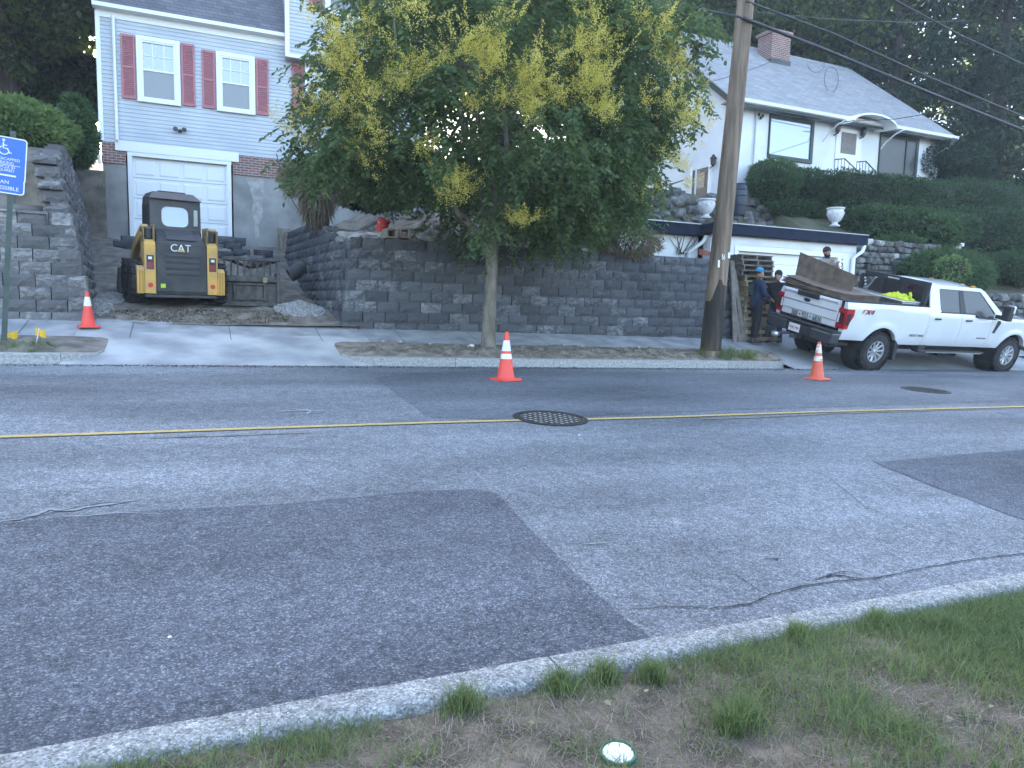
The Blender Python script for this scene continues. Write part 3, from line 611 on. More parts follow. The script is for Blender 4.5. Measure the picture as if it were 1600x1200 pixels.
MB().prism([(HX0 + .1, HY + .15, ZE), (HX0 + .1, HY + 1.35, ZE + 2.95), (HX0 + .1, HY + 4.4, ZE + 4.3), (HX0 + .1, HY + 8.6, ZE + 2.95), (HX0 + .1, HY + 8.6, ZE)], (HXR - HX0 - .1, 0, 0)).build('gable_wall', M_siding, H1)
MB().hexa([(HX0 - .08, HY + 4.4, ZE + 4.5), (HXR + .1, HY + 4.4, ZE + 4.5), (HXR + .1, HY + 8.9, ZE + 2.9), (HX0 - .08, HY + 8.9, ZE + 2.9)], [(HX0 - .08, HY + 4.4, ZE + 4.3), (HXR + .1, HY + 4.4, ZE + 4.3), (HXR + .1, HY + 8.9, ZE + 2.7), (HX0 - .08, HY + 8.9, ZE + 2.7)]).build('rear_roof', M_roof1, RF)
# dormer
d0, d1 = P(272, -5, HY + .35), P(357, 15, HY + .35)
DM = B('dormer', M_siding, H1, d0.x, d1.x, HY + .30, HY + 3, d1.z - .05, d1.z + 1.75)
B('dormer_trim', M_trim, DM, d0.x - .05, d1.x + .05, HY + .25, HY + .33, d1.z - .12, d1.z - .0)
B('dormer_trim', M_trim, DM, d1.x - .06, d1.x + .04, HY + .26, HY + .34, d1.z, d1.z + 1.7)
wd = P(285, 0, HY + .3), P(330, 4, HY + .3)
DW = B('window', M_trim, DM, d0.x + .1, d1.x - .42, HY + .24, HY + .31, d1.z + .10, d1.z + 1.5, .01); B('pane', M_pane, DW, d0.x + .22, d1.x - .54, HY + .232, HY + .239, d1.z + .24, d1.z + 1.4)
MB().hexa([(d0.x - .15, HY + .1, d1.z + 1.7), (d1.x + .15, HY + .1, d1.z + 1.7), (d1.x + .15, HY + 3.4, d1.z + 2.4), (d0.x - .15, HY + 3.4, d1.z + 2.4)], [(d0.x - .15, HY + .1, d1.z + 1.82), (d1.x + .15, HY + .1, d1.z + 1.82), (d1.x + .15, HY + 3.4, d1.z + 2.52), (d0.x - .15, HY + 3.4, d1.z + 2.52)]).build('dormer_roof', M_roof1, DM)
# right bay, upper storey jutting out
RY = HY - .38; bz = P(447, 87, RY).z; bx = P(447, 50, RY).x
BY = B('upper_bay', M_siding, H1, bx, HXR, RY + .02, HY + 1.4, bz, ZE + 3.3)
clapboard('clapboard_siding', bx, HXR, RY + .019, bz + .06, ZE + 3.2, BY)
clapboard('clapboard_siding', RY + .03, HY + 1.4, bx + .019, bz + .06, ZE + 3.2, BY, side=1)
B('corner_board', M_trim, BY, bx - .03, bx + .09, RY - .03, RY + .08, bz - .02, ZE + 3.2); B('skirt_board', M_trim, BY, bx + .09, HXR, RY - .02, RY + .05, bz - .02, bz + .07)
wb = window(507, -78, 568, 33, RY, BY); shutter(wb[0] - .46, wb[0] - .04, wb[2] + .04, wb[3], RY, BY); shutter(wb[1] + .04, wb[1] + .46, wb[2] + .04, wb[3], RY, BY)
# thin cable hanging down beside the brick
MB().tube([P(432, 240, HY - .05), P(440, 275, HY - .5), P(452, 305, HY - 1.2), P(467, 330, HY - 2.2)], .012, 6).build('loose_cable', M_blkm, H1)
MB().tube([P(150, 205, HY - .1), P(153, 232, HY - .1), P(156, 255, HY - .1)], .035, 6).build('side_pipe', M_trim, H1)

# ================================================================== RIGHT HOUSE (white stucco, grey gable roof)
EY, RYY = 19.0, 24.3; FY = EY + .42; X0, X1 = 15.8, 26.82
ze = 8.30; zr = 12.45; zb2 = 4.6
H2 = thing('white_house', (21, 24, 5.3), 'white stucco house with grey gable roof above the clipped hedges', 'house')
wx0, wx1 = X0 + .30, X1 - .30; BYK = 2 * RYY - EY - .42
B('front_wall', M_stucco, H2, wx0, wx1, FY, FY + .3, zb2, ze + .12)
def gable(x, t, name):
    k = (zr - ze) / (RYY - EY)
    return MB().prism([(x, FY + .01, zb2), (x, BYK, zb2), (x, BYK, ze + .2), (x, RYY, zr - .12), (x, FY + .01, ze + .2)], (t, 0, 0)).build(name, M_stucco, H2)
gable(wx0 - .01, .3, 'gable_wall'); gable(wx1 - .29, .3, 'gable_wall')
def slab(y0, z0, y1, z1, name, t=.14):
    return MB().hexa([(X0, y0, z0), (X1, y0, z0), (X1, y1, z1), (X0, y1, z1)], [(X0, y0, z0 + t), (X1, y0, z0 + t), (X1, y1, z1 + t), (X0, y1, z1 + t)])
R2 = slab(EY, ze, RYY, zr - .14, 'roof').build('roof', M_roof2, H2); slab(2 * RYY - EY, ze, RYY + .002, zr - .141, 'roof').build('rear_roof', M_roof2, R2)
B('soffit', mat('soffit_grey', (.30, .31, .33), None), H2, X0 + .05, X1 - .05, EY + .06, FY, ze - .06, ze - .02)  # plain grey soffit, darker than the trim
B('fascia', M_dk, H2, X0, X1, EY - .03, EY - .005, ze - .10, ze + .06)
MB().prism([(X0 - .02, EY - .034, ze + .07), (X0 - .02, EY - .15, ze + .09), (X0 - .02, EY - .13, ze - .01), (X0 - .02, EY - .06, ze - .04), (X0 - .02, EY - .034, ze - .04)], (X1 - X0 + .04, 0, 0)).build('gutter', M_trim, H2)
for s, y0, y1 in ((0, EY - .02, RYY), (1, 2 * RYY - EY, RYY)):
    z0_ = ze - .10; MB().hexa([(X0 - .03, y0, z0_), (X0 + .02, y0, z0_), (X0 + .02, y1, zr - .24), (X0 - .03, y1, zr - .24)], [(X0 - .03, y0, z0_ + .2), (X0 + .02, y0, z0_ + .2), (X0 + .02, y1, zr - .04), (X0 - .03, y1, zr - .04)]).build('rake_board', M_dk, H2)
MB().tube([(X1 - .12, EY - .09, ze - .03), (X1 - .18, EY + .1, ze - .28), (X1 - .42, FY - .05, ze - .5), (X1 - .42, FY - .05, 5)], .05, 8).build('downspout', M_trim, H2, smooth=40)
# chimney on the ridge, front slope
cc = P(1212, 75, 23.2); CH = MB().bb(cc.x - .48, cc.x + .48, 22.9, 23.7, 10.6, cc.z + .55).build('chimney', M_brick, R2)
B('chimney_cap', M_brick, CH, cc.x - .54, cc.x + .54, 22.84, 23.76, cc.z + .45, cc.z + .57); B('flashing', mat('lead', (.07, .075, .08), None, rough=.6), CH, cc.x - .51, cc.x + .51, 22.86, 23.72, 10.9, P(1212, 92, 22.9).z)
# picture windows with dark green frames
def picture(pix, name, t=.13):
    q = [P(*p, FY) for p in pix]; x0, x1 = (q[0].x + q[3].x) / 2, (q[1].x + q[2].x) / 2; z1, z0 = (q[0].z + q[1].z) / 2, (q[2].z + q[3].z) / 2
    Wn = MB().bb(x0, x0 + t * .35, FY - .07, FY - .001, z0, z1).bb(x1 - t, x1, FY - .07, FY - .001, z0, z1).bb(x0 + t * .35, x1 - t, FY - .07, FY - .001, z1 - t, z1).bb(x0 + t * .35, x1 - t, FY - .09, FY - .001, z0, z0 + t).build('window', M_dk, H2, bevel=.008)
    return Wn, x0 + t * .35, x1 - t, z0 + t, z1 - t
Wn, a0, a1, b0, b1 = picture([(1203, 177), (1273, 190), (1265, 256), (1197, 247)], 'window'); B('pane', glassmat('sky_glass', (.12, .19, .22), .24, .02), Wn, a0, a1, FY - .03, FY - .02, b0, b1)
B('head_trim', M_trim, H2, a0 - .1, a1 + .25, FY - .12, FY - .002, b1 + .14, b1 + .30)
Wn, a0, a1, b0, b1 = picture([(1376, 207), (1436, 215), (1428, 285), (1368, 280)], 'window')
B('pane', M_paned, Wn, a0, a1 - .55, FY - .03, FY - .02, b0, b1); B('pane', M_paned, Wn, a1 - .46, a1, FY - .04, FY - .03, b0, b1); B('mullion', M_dk, Wn, a1 - .55, a1 - .46, FY - .06, FY - .01, b0, b1); B('curtain', mat('curtain_red', (.20, .07, .05), None), Wn, a1 - .75, a1 - .6, FY - .019, FY - .01, b0, b1)
B('head_trim', M_trim, H2, a0 - .15, a1 + .3, FY - .12, FY - .002, b1 + .14, b1 + .32)
# front door, curved canopy with scroll brackets, lanterns, rails
dA, dB = P(1311, 205, FY), P(1336, 270, FY)
FD = B('front_door', M_trim, H2, dA.x - .15, dB.x + .15, FY - .05, FY - .001, dB.z - .3, dA.z + .12, .01)
B('door_glass', mat('door_screen', (.13, .11, .10), (.17, .15, .14), 8, .5), FD, dA.x + .08, dB.x - .12, FY - .062, FY - .051, P(1322, 241, FY).z, dA.z - .02)
rows = []
for i in range(13):
    a = math.pi * i / 12; x = (dA.x + dB.x) / 2 + .2 - 1.05 * math.cos(a); z = dA.z + .12 + .34 * math.sin(a); rows.append([(x, FY - 1.0, z - .05), (x, FY - .002, z), (x, FY - .002, z + .06), (x, FY - 1.0, z + .01), (x, FY - 1.0, z - .05)])
MB().grid(rows).build('canopy', M_trim, H2, smooth=40)
for xx in (dA.x - .75, dB.x + 1.15):
    MB().tube([(xx, FY - .02, dA.z - .45), (xx, FY - .25, dA.z - .2), (xx, FY - .6, dA.z + .0), (xx, FY - .98, dA.z + .10)], .025, 6).build('canopy_bracket', M_trim, H2)
def lantern(p, par, k=1.):
    q = MB().lathe([(.02, -.16), (.05, -.14), (.05, -.10), (.085, -.08), (.10, .10), (.13, .11), (.06, .20), (.015, .26)], p, 8).build('lantern', M_blkm, par)
    MB().lathe([(.075, -.07), (.09, .09)], p, 6).build('lamp_glass', mat('frosted', (.6, .6, .58), None, rough=.3), q); MB().tube([(p[0], p[1] + .02, p[2] - .12), (p[0], p[1] + .16, p[2] - .18)], .02, 6).build('arm', M_blkm, q); return q
lantern(P(1309, 202, FY - .18), H2); lantern(P(1349, 208, FY - .18), H2)
def rail(pts, drop, par):
    q = MB().tube(pts, .022, 6).build('railing', M_blkm, par); n = 6
    for i in range(n + 1):
        t = i / n * (len(pts) - 1); k = min(int(t), len(pts) - 2); p = Vector(pts[k]).lerp(Vector(pts[k + 1]), t - k); MB().tube([p, p - Vector((0, 0, drop))], .011, 5).build('baluster', M_blkm, q)
rail([P(1305, 249, FY - 1.0), P(1320, 248, FY - 1.0), P(1341, 268, FY - 1.5)], .9, H2); rail([P(1339, 253, FY - 1.0), P(1353, 252, FY - 1.0), P(1368, 268, FY - 1.5)], .9, H2)
B('front_steps', M_conc, H2, dA.x - .7, dB.x + 1.0, FY - 1.6, FY - .01, 4.6, 5.55)
# conduit, meter box, insulators
mz = P(1173, 272, FY); MB().tube([P(1183, 163, FY - .06), (mz.x + .02, FY - .06, mz.z + .2), (mz.x, FY - .06, mz.z - .1), (mz.x, FY - .06, 5.2)], .025, 6).build('conduit', mat('galvanised', (.35, .36, .37), None, rough=.5, metal=.5), H2)
B('meter_box', mat('meter_grey', (.32, .34, .35), None, rough=.5), H2, mz.x - .16, mz.x + .18, FY - .16, FY - .03, mz.z - .28, mz.z + .28, .02)
for i, (x, y) in enumerate([(1186, 179), (1189, 184), (1192, 181)]): MB().lathe([(.02, -.05), (.05, -.03), (.03, 0), (.05, .03), (.02, .05)], P(x, y, FY - .1), 8).build('insulator', M_blkm, H2)
# gable side: door and lantern
gy0, gy1 = PX(1108, 290, wx0).y, PX(1083, 290, wx0).y; gz1, gz0 = PX(1095, 264, wx0).z, PX(1097, 335, wx0).z
SD = B('side_door', M_dk, H2, wx0 - .05, wx0 - .015, gy0, gy1, gz0, gz1, .008); B('door_glass', M_paned, SD, wx0 - .058, wx0 - .051, gy0 + .18, gy1 - .18, gz0 + .9, gz1 - .15)
B('door_casing', M_trim, H2, wx0 - .07, wx0 - .012, gy1, gy1 + .12, gz0, gz1 + .1); B('door_casing', M_trim, H2, wx0 - .07, wx0 - .012, gy0 - .12, gy0, gz0, gz1 + .1)
B('storm_door', mat('storm_door_white', (.5, .52, .54), None), SD, wx0 - .5, wx0 - .46, gy0 + .1, gy0 + .16, gz0, gz1 - .1)
lp = PX(1121, 254, wx0); lantern((wx0 - .18, lp.y, lp.z), H2)
rail([PX(1048, 290, wx0 - 1.2), PX(1078, 325, wx0 - 1.2)], .9, H2)

# ================================================================== FLAT-ROOFED GARAGE
GY = 14.8; ga, gb = P(965, 341, GY + .5).x, P(1346, 366, GY).x; zt = 3.70
GR = thing('flat_garage', (14.5, 16.5, .9), 'white flat-roofed garage with navy fascia behind the pickup', 'garage')
gm = P(1112, 352, GY).x
dx0, dx1, dzt = P(1150, 391, GY).x, P(1311, 400, GY).x, P(1230, 396, GY).z; zgb = .55
B('side_wing_wall', M_stucco, GR, ga + .1, gm, GY + .5, GY + 3.4, zgb, zt - .28)
for x0, x1, z0, z1, nm in ((gm, dx0, zgb, zt - .26, 'pier'), (dx1, gb - .15, zgb, zt - .26, 'pier'), (dx0, dx1, dzt, zt - .26, 'lintel')): B(nm, M_white, GR, x0, x1, GY, GY + .3, z0, z1)
B('side_wall', M_white, GR, gb - .45, gb - .16, GY + .3, GY + 3.4, zgb, zt - .26); B('rear_wall', M_white, GR, gm, gb - .45, GY + 3.2, GY + 3.4, zgb, zt - .26)
B('lap_board', M_white, GR, gm + .01, gb - .18, GY - .018, GY - .001, dzt + .14, dzt + .36); B('door_casing', M_trim, GR, dx0 - .06, dx1 + .06, GY - .03, GY - .001, dzt - .02, dzt + .10)
for x in (dx0, dx1): B('door_casing', M_trim, GR, x - .06, x + .07, GY - .028, GY + .2, zgb, dzt - .022)
D2 = B('garage_door', M_trim, GR, dx0 + .07, dx1 - .07, GY + .14, GY + .18, zgb, dzt - .02); nr = 8
for r in range(nr):
    z = zgb + (dzt - zgb) * r / nr; h = (dzt - zgb) / nr
    MB().prism([(dx0 + .08, GY + .139, z + .012), (dx0 + .08, GY + .118, z + .03), (dx0 + .08, GY + .118, z + h - .03), (dx0 + .08, GY + .139, z + h - .012)], (dx1 - dx0 - .16, 0, 0)).build('panel', M_trim, D2)
MB().hexa([(gm - .12, GY - .22, zt - .24), (gb + .02, GY - .22, zt - .24), (gb + .02, GY - .22, zt + .02), (gm - .12, GY - .22, zt + .02)], [(gm - .12, GY - .17, zt - .26), (gb + .02, GY - .17, zt - .26), (gb + .02, GY - .17, zt + .02), (gm - .12, GY - .17, zt + .02)]).build('fascia', M_navy, GR)
B('fascia', M_navy, GR, ga - .1, gm - .12, GY + .26, GY + .30, zt - .28, zt + .0)
B('roof', mat('bitumen', (.06, .062, .066), (.12, .12, .12), 3, .9, .3, 30), GR, ga - .1, gb + .0, GY + .302, GY + 3.6, zt - .24, zt - .02); B('roof_edge', M_navy, GR, gm - .12, gb + .01, GY - .168, GY + .30, zt - .22, zt - .0)
B('drip_edge', mat('grey_metal', (.28, .30, .33), None, rough=.4, metal=.6), GR, gm - .13, gb + .03, GY - .235, GY - .05, zt + .021, zt + .045); B('drip_edge', MATS['grey_metal'], GR, ga - .1, gm - .13, GY + .24, GY + .4, zt + .001, zt + .025)
MB().tube([(gb - .02, GY - .15, zt - .22), (gb - .10, GY - .16, zt - .42), (gb - .33, GY - .06, zt - .62), (gb - .33, GY - .06, zgb)], .055, 10).build('downspout', M_trim, GR, smooth=40)
MB().tube([(gm - .02, GY + .15, zt - .28), (gm - .1, GY + .2, zt - .45), (gm - .35, GY + .42, zt - .7), (gm - .35, GY + .42, 1.5)], .05, 10).build('downspout', M_trim, GR, smooth=40)
def text(body, size, m, parent, M4, name='lettering', ext=.002, align='CENTER', shear=0, sx=1.):
    cu = bpy.data.curves.new('t', 'FONT'); cu.body = body; cu.size = size; cu.extrude = ext; cu.align_x = align; cu.align_y = 'CENTER'; cu.shear = shear
    t = bpy.data.objects.new('t', cu); COL.objects.link(t); dg = bpy.context.evaluated_depsgraph_get(); me = bpy.data.meshes.new_from_object(t.evaluated_get(dg)); bpy.data.objects.remove(t)
    me.transform(M4 @ Matrix.Diagonal((sx, 1, 1, 1))); me.materials.clear(); me.materials.append(m)
    o = ORG.get(parent, Vector((0, 0, 0))); me.transform(Matrix.Translation(-o)); return new(name, me, parent)
FRONT = Matrix.Rotation(math.radians(90), 4, 'X')      # text facing -Y
q = P(1315, 412, GY - .01); text('5', .34, M_blkm, GR, Matrix.Translation((q.x, GY - .006, q.z)) @ FRONT, 'house_number')
q2 = P(1316, 425, GY - .01); text('6', .34, M_blkm, GR, Matrix.Translation((q2.x, GY - .006, q2.z)) @ FRONT, 'house_number')

# ================================================================== UTILITY POLE AND CABLES
pb, pt = P(1110, 545, 12.05), P(1192, -260, 12.05)
PO = thing('utility_pole', (pb.x, pb.y, pb.z - .1), 'brown wooden utility pole with blackened foot, leaning beside the retaining wall', 'utility pole')
def pl(t): return pb + (pt - pb) * t
MB().tube([pl(-.05), pl(.1), pl(.22), pl(.45), pl(.7), pl(1)], [.215, .205, .195, .180, .165, .15], 20).build('pole', M_wood, PO, smooth=40)
tw = lambda py: (545 - py) / 805
rows = []
for j in range(9):
    t = tw(548) + (tw(455) - tw(548)) * j / 8; r = float(np.interp(t, [-.05, .1, .22, .45, .7, 1], [.215, .205, .195, .18, .165, .15])) + .004; row = []
    for k in range(25):
        a = 2 * math.pi * k / 24; tt = t + (.024 * math.sin(a + 2.6) + .012 * math.sin(3 * a + 1) + .022 * nz(a * 3, 0, 1.3, 3) if j == 8 else 0); p = pl(tt); row.append((p.x + r * math.cos(a), p.y + r * math.sin(a), p.z))
    rows.append(row)
MB().grid(rows).build('tarred_base', M_tar, PO, smooth=60)
def ptag(px, py, w, h, m, nm='tag'): 
    t = tw(py); c0 = pl(t); v = P(px, py, 12.05 - .19); return MB().box((v.x, c0.y - .20 + .35 * (v.x - c0.x) ** 2 * 4, v.z), (w, .012, h)).build(nm, m, PO)
ptag(1139, 399, .055, .12, M_refl); ptag(1124, 412, .05, .15, M_refl)
q = P(1131, 402, 11.83); text('56', .15, M_refl, PO, Matrix.Translation((q.x, 11.84, q.z)) @ Matrix.Rotation(math.radians(18), 4, 'Z') @ FRONT, 'pole_number')
for i in range(14):
    t = random.uniform(.12, .6); a = random.uniform(-2.4, -.7); c0 = pl(t); r = .2 - t * .06
    MB().box((c0.x + r * math.cos(a), c0.y + r * math.sin(a), c0.z), (.014, .014, .014)).build('staple', M_blkm, PO)
BRK = MB(); c0 = pl(tw(28)); BRK.tube([c0 + Vector((-.25, -.2, .02)), c0 + Vector((.25, -.2, -.02))], .02, 6); BRK.build('cable_clamp', M_blkm, PO)
def cable(label, pts, r, sag=0.):
    pts = [Vector(p) for p in pts]; path = []
    for i in range(len(pts) - 1):
        for j in range(10): t = j / 10; p = pts[i].lerp(pts[i + 1], t); p.z -= sag * 4 * t * (1 - t); path.append(p)
    path.append(pts[-1]); o = MB().tube(path, r, 6).build('overhead_cable', M_blkm, smooth=0); tag(o, label, 'cable', 'cables on the utility pole'); return o
cable('thick black cable bundle running from the pole clamp over the white house roof', [P(1160, 28, 11.85), P(1290, 78, 11.9), P(1420, 132, 11.9), P(1610, 208, 12), P(1900, 305, 12)], .035)
cable('black cable leaving the pole just above the thick bundle', [P(1166, 2, 11.9), P(1300, 52, 11.9), P(1450, 120, 12), P(1610, 187, 12), P(1900, 285, 12)], .022)
cable('black cable high across the dark trees, clear of the pole', [P(1320, -45, 12), P(1397, 0, 12), P(1500, 55, 12), P(1610, 106, 12), P(1900, 220, 12)], .02)
cable('black cable running from the pole clamp across the street tree crown', [P(1158, 27, 11.85), P(1080, 12, 11.8), P(985, -4, 11.8), P(700, -40, 11.6)], .022)
cable('thin service wire sagging along the white house eave', [P(1215, 181, FY - .3), P(1310, 190, FY - .6), P(1400, 186, 17.5), P(1495, 170, 15), P(1610, 142, 13)], .012)
cable('thin service wire from behind the pole to the brick chimney', [P(1040, 160, 14), P(1110, 128, 16), P(1165, 112, 18), P(1222, 90, 22.8)], .010)
cable('thin wire stretched across the trees above the chimney', [P(1170, 18, 12), P(1300, 30, 13), P(1420, 35, 15), P(1520, 32, 18)], .008)
def roofpt(px, py, h=.03):
    r = ray(px, py); k = (zr - ze) / (RYY - EY); t = (ze + .14 + h - k * EY - CZ) / (r[2] - k * r[1]); return Vector(np.array([0, 0, CZ]) + t * r)
cable('large black wire loop lying on the grey shingle roof', [roofpt(1299 + 11 * math.sin(a), 124 - 20 * math.cos(a)) for a in np.linspace(-2.6, 2.9, 12)], .010); cable('small black wire loop near the ridge of the grey roof', [roofpt(1275 + 13 * math.sin(a), 100 - 13 * math.cos(a)) for a in np.linspace(1.2, 5.0, 10)], .008)

# ================================================================== PARKING SIGN
sb = P(3, 548, 12.0); sb.z = walk(sb.x, 12) + .0; st = P(21, 205, 12.0)
SG = thing('parking_sign', sb, 'blue accessible parking sign on a leaning green steel post', 'sign')
M_post = mat('post_green', (.045, .07, .06), (.07, .09, .08), 9, .6, metal=.3)
dz = (st - sb); ax = dz.normalized(); 
MB().hexa([sb + Vector(v) for v in ((-.035, -.02, -.3), (-.012, .02, -.3), (.012, .02, -.3), (.035, -.02, -.3))], [st + Vector(v) for v in ((-.035, -.02, 0), (-.012, .02, 0), (.012, .02, 0), (.035, -.02, 0))]).build('post', M_post, SG)
for i in range(26):
    p = sb.lerp(st, .1 + i * .034); MB().box((p.x, p.y - .021, p.z), (.011, .004, .011)).build('bolt_hole', M_blkm, SG)
M_blue = mat('sign_blue', (.012, .115, .55), None, rough=.4)
def rrect(cx, cz, w, h, r, y, n=5):
    return [(cx + sx * (w / 2 - r) + r * math.cos(a), y, cz + sz * (h / 2 - r) + r * math.sin(a)) for sx, sz, a0 in ((1, 1, 0), (-1, 1, 90), (-1, -1, 180), (1, -1, 270)) for a in [math.radians(a0 + 90 * i / n) for i in range(n + 1)]]
tilt = math.atan2(ax.x, ax.z)
def plate(pc, w, h, name, thk=.004):
    MT = Matrix.Translation(pc) @ Matrix.Rotation(tilt, 4, 'Y') @ Matrix.Rotation(math.radians(4), 4, 'Z')
    a = [MT @ Vector(v) for v in rrect(0, 0, w, h, .04, 0)]; PLt = MB().prism(a, (MT.to_3x3() @ Vector((0, thk, 0)))).build(name, M_refl, SG)
    b2 = [MT @ Vector(v) for v in rrect(0, 0, w - .028, h - .028, .03, -.0015)]; MB().prism(b2, (MT.to_3x3() @ Vector((0, .001, 0)))).build('blue_field', M_blue, PLt); return PLt, MT
pc1 = P(7, 248, 11.965); hS = .60; S1, MT = plate(pc1, .50, hS, 'sign_plate')
def stx(bdy, x, z, s, par, MT, sx=1.): text(bdy, s, M_refl, par, MT @ Matrix.Translation((x, -.004, z)) @ FRONT, 'lettering', .001, sx=sx)
stx('HANDICAPPED', 0, .00, .052, S1, MT); stx('PARKING', 0, -.05, .052, S1, MT); stx('VEHICLE ID', 0, -.105, .05, S1, MT); stx('REQUIRED', 0, -.15, .05, S1, MT)
mb = MB(); mb.box((0, 0, -.077), (.36, .002, .006)); mb.v = [tuple(MT @ (Vector(v) + Vector((0, -.004, 0)))) for v in mb.v]; mb.build('rule_line', M_refl, S1)
mb = MB(); mb.prism([(-.19, -.004, -.215), (-.12, -.004, -.185), (-.12, -.004, -.205), (.14, -.004, -.205), (.14, -.004, -.227), (-.12, -.004, -.227), (-.12, -.004, -.247)], (0, .002, 0)); mb.v = [tuple(MT @ Vector(v)) for v in mb.v]; mb.build('arrow', M_refl, S1)
mb = MB()                                             # wheelchair symbol
arc = [(.055 * math.cos(a) - .01, -.004, .115 + .055 * math.sin(a)) for a in [math.radians(115 + 235 * i / 16) for i in range(17)]]
mb.tube(arc, .0075, 6); mb.tube([(-.02, -.004, .225), (-.02, -.004, .145), (.03, -.004, .140), (.055, -.004, .085), (.078, -.004, .09)], .009, 6); mb.tube([(-.02, -.004, .185), (.025, -.004, .182)], .007, 6); mb.lathe([(.017, -.003), (.017, .003)], (-.018, -.004, .25), 12, 'Y')
mb.v = [tuple(MT @ Vector((v[0], min(v[1], -.0016) * .5, v[2]))) for v in mb.v]; mb.build('wheelchair_symbol', M_refl, S1)
pc2 = P(4, 289, 11.965); S2, MT2 = plate(pc2, .50, .21, 'van_plate'); stx('VAN', 0, .045, .07, S2, MT2); stx('ACCESSIBLE', 0, -.035, .07, S2, MT2)

# ================================================================== TRAFFIC CONES, FLAGS, MANHOLES, LID
def cone(px, py, h, Y, zg, label, m, collars, rot=0., squash=1.):
    p = P(px, py, Y); T = thing('traffic_cone', (p.x, Y, zg), label, 'traffic cone', 'traffic cones', rot, world=False); s = h / .71; bw = .185 * s
    MB().add([(x * bw * k, y * bw * k, z) for k, z in ((1, 0), (1, .018), (.93, .032)) for x, y in ((-1, -.82), (-.82, -1), (.82, -1), (1, -.82), (1, .82), (.82, 1), (-.82, 1), (-1, .82))],
             [tuple(range(7, -1, -1)), tuple(range(16, 24))] + [(r * 8 + i, r * 8 + (i + 1) % 8, r * 8 + 8 + (i + 1) % 8, r * 8 + 8 + i) for r in (0, 1) for i in range(8)]).build('base', m, T)
    R = lambda z: (.132 - .105 * (z / .71)) * s if z < .9 else 0
    MB().lathe([(.15 * s, .03), (.128 * s, .05 * s), (R(.3), .3 * s), (R(.66), .66 * s), (R(.70), .70 * s), (.022 * s, .71 * s), (.018 * s, .69 * s)], n=24).build('cone_body', m, T, smooth=50)
    for a, b2 in collars: MB().lathe([(R(a) + .002, a * s), (R(b2) + .002, b2 * s)], n=24, close=False).build('reflective_collar', M_refl if m is M_org else mat('collar_worn', (.68, .66, .64), (.66, .22, .13), 22, .6, lo=.5, hi=.62), T, smooth=50)
    return T
cz1 = G(790, 594); cone(790, 594, .73, cz1.y, cz1.z + .004, 'clean orange cone with two white bands near the street tree', M_org, [(.43, .585), (.315, .39)], .35)
cz2 = G(1276, 593); cone(1276, 593, .71, cz2.y, cz2.z + .004, 'scuffed faded orange cone behind the pickup tailgate', M_orgd, [(.50, .66), (.35, .44)], .1)
q = P(138, 508, 13.35); cone(138, 508, .58, 13.35, walk(q.x, 13.35), 'orange cone with one white band at the block wall corner', M_org, [(.42, .60)], .3)
def flag(px0, py0, px1, py1, Y, label, w, tilt_):
    a = P(px0, py0, Y); a.z = walk(a.x, Y) + .05; b2 = P(px1, py1, Y); T = thing('marker_flag', a, label, 'marker flag', 'utility marker flags')
    MB().tube([a - Vector((0, 0, .05)), b2], .006, 6).build('wire_stem', M_refl, T)
    rows = [[(b2.x + w * (i / 6 - .35), b2.y - .01 + .025 * math.sin(i * 1.3), b2.z + tilt_ * (i / 6) * w - .105 * j / 3 + .01 * math.sin(i)) for i in range(7)] for j in range(4)]
    MB().grid(rows).build('flag', mat('flag_yellow', (.70, .42, .02), None, rough=.6), T, smooth=0)
flag(55, 545, 61, 513, 12.05, 'yellow marker flag on an upright wire in the dirt verge', .12, -.2); flag(24, 537, 17, 521, 12.2, 'yellow marker flag drooping low beside the sign post', .12, .35)
def manhole(px, py, r, label):
    c0 = G(px, py); nrm = Vector((-SX, -SY, 1)).normalized(); T = thing('manhole_cover', c0, label, 'manhole cover', 'manhole covers', world=False); T.rotation_euler = nrm.to_track_quat('Z', 'Y').to_euler()
    MB().lathe([(r, .004), (r, .013), (r * .90, .013), (r * .90, .006)], n=48, close=False).build('frame_ring', M_cast, T, smooth=40)
    D = MB().lathe([(r * .895, .005), (r * .895, .008)], n=48).build('lid', M_dust, T); mb = MB(); st_ = r * .19; n = int(r * .86 / st_) + 1
    for i in range(-n, n + 1):
        o = i * st_
        if abs(o) < r * .85:
            e = math.sqrt((r * .86) ** 2 - o * o); mb.box((o, 0, .0105), (st_ * .26, 2 * e, .006)); mb.box((0, o, .0098), (2 * e, st_ * .26, .0046))
    mb.lathe([(r * .885, .006), (r * .885, .012), (r * .80, .012), (r * .80, .006)], n=48, close=False); mb.build('tread_grid', M_cast, D, kind='stuff')
manhole(860, 654, .42, 'round iron manhole cover with dusty grid on the yellow line'); manhole(1446, 610, .40, 'round iron manhole cover in the lane in front of the pickup')
lc = G(966, 1174, .15); lz = lawn_z(lc.x, lc.y) + .008
LD = thing('round_lid', (lc.x, lc.y, lz), 'small white round cap with green rim in the dry grass', 'lid', world=False); LD.rotation_euler = (.06, -.03, 0)
MB().lathe([(.001, .012), (.043, .014), (.047, .008)], n=32, close=False).build('white_disc', M_refl, LD, smooth=40); MB().lathe([(.046, .006), (.049, .016), (.053, .014), (.054, -.02), (.046, -.02)], n=32, close=False).build('green_rim', mat('green_plastic', (.03, .12, .06), None, rough=.5), LD, smooth=40)

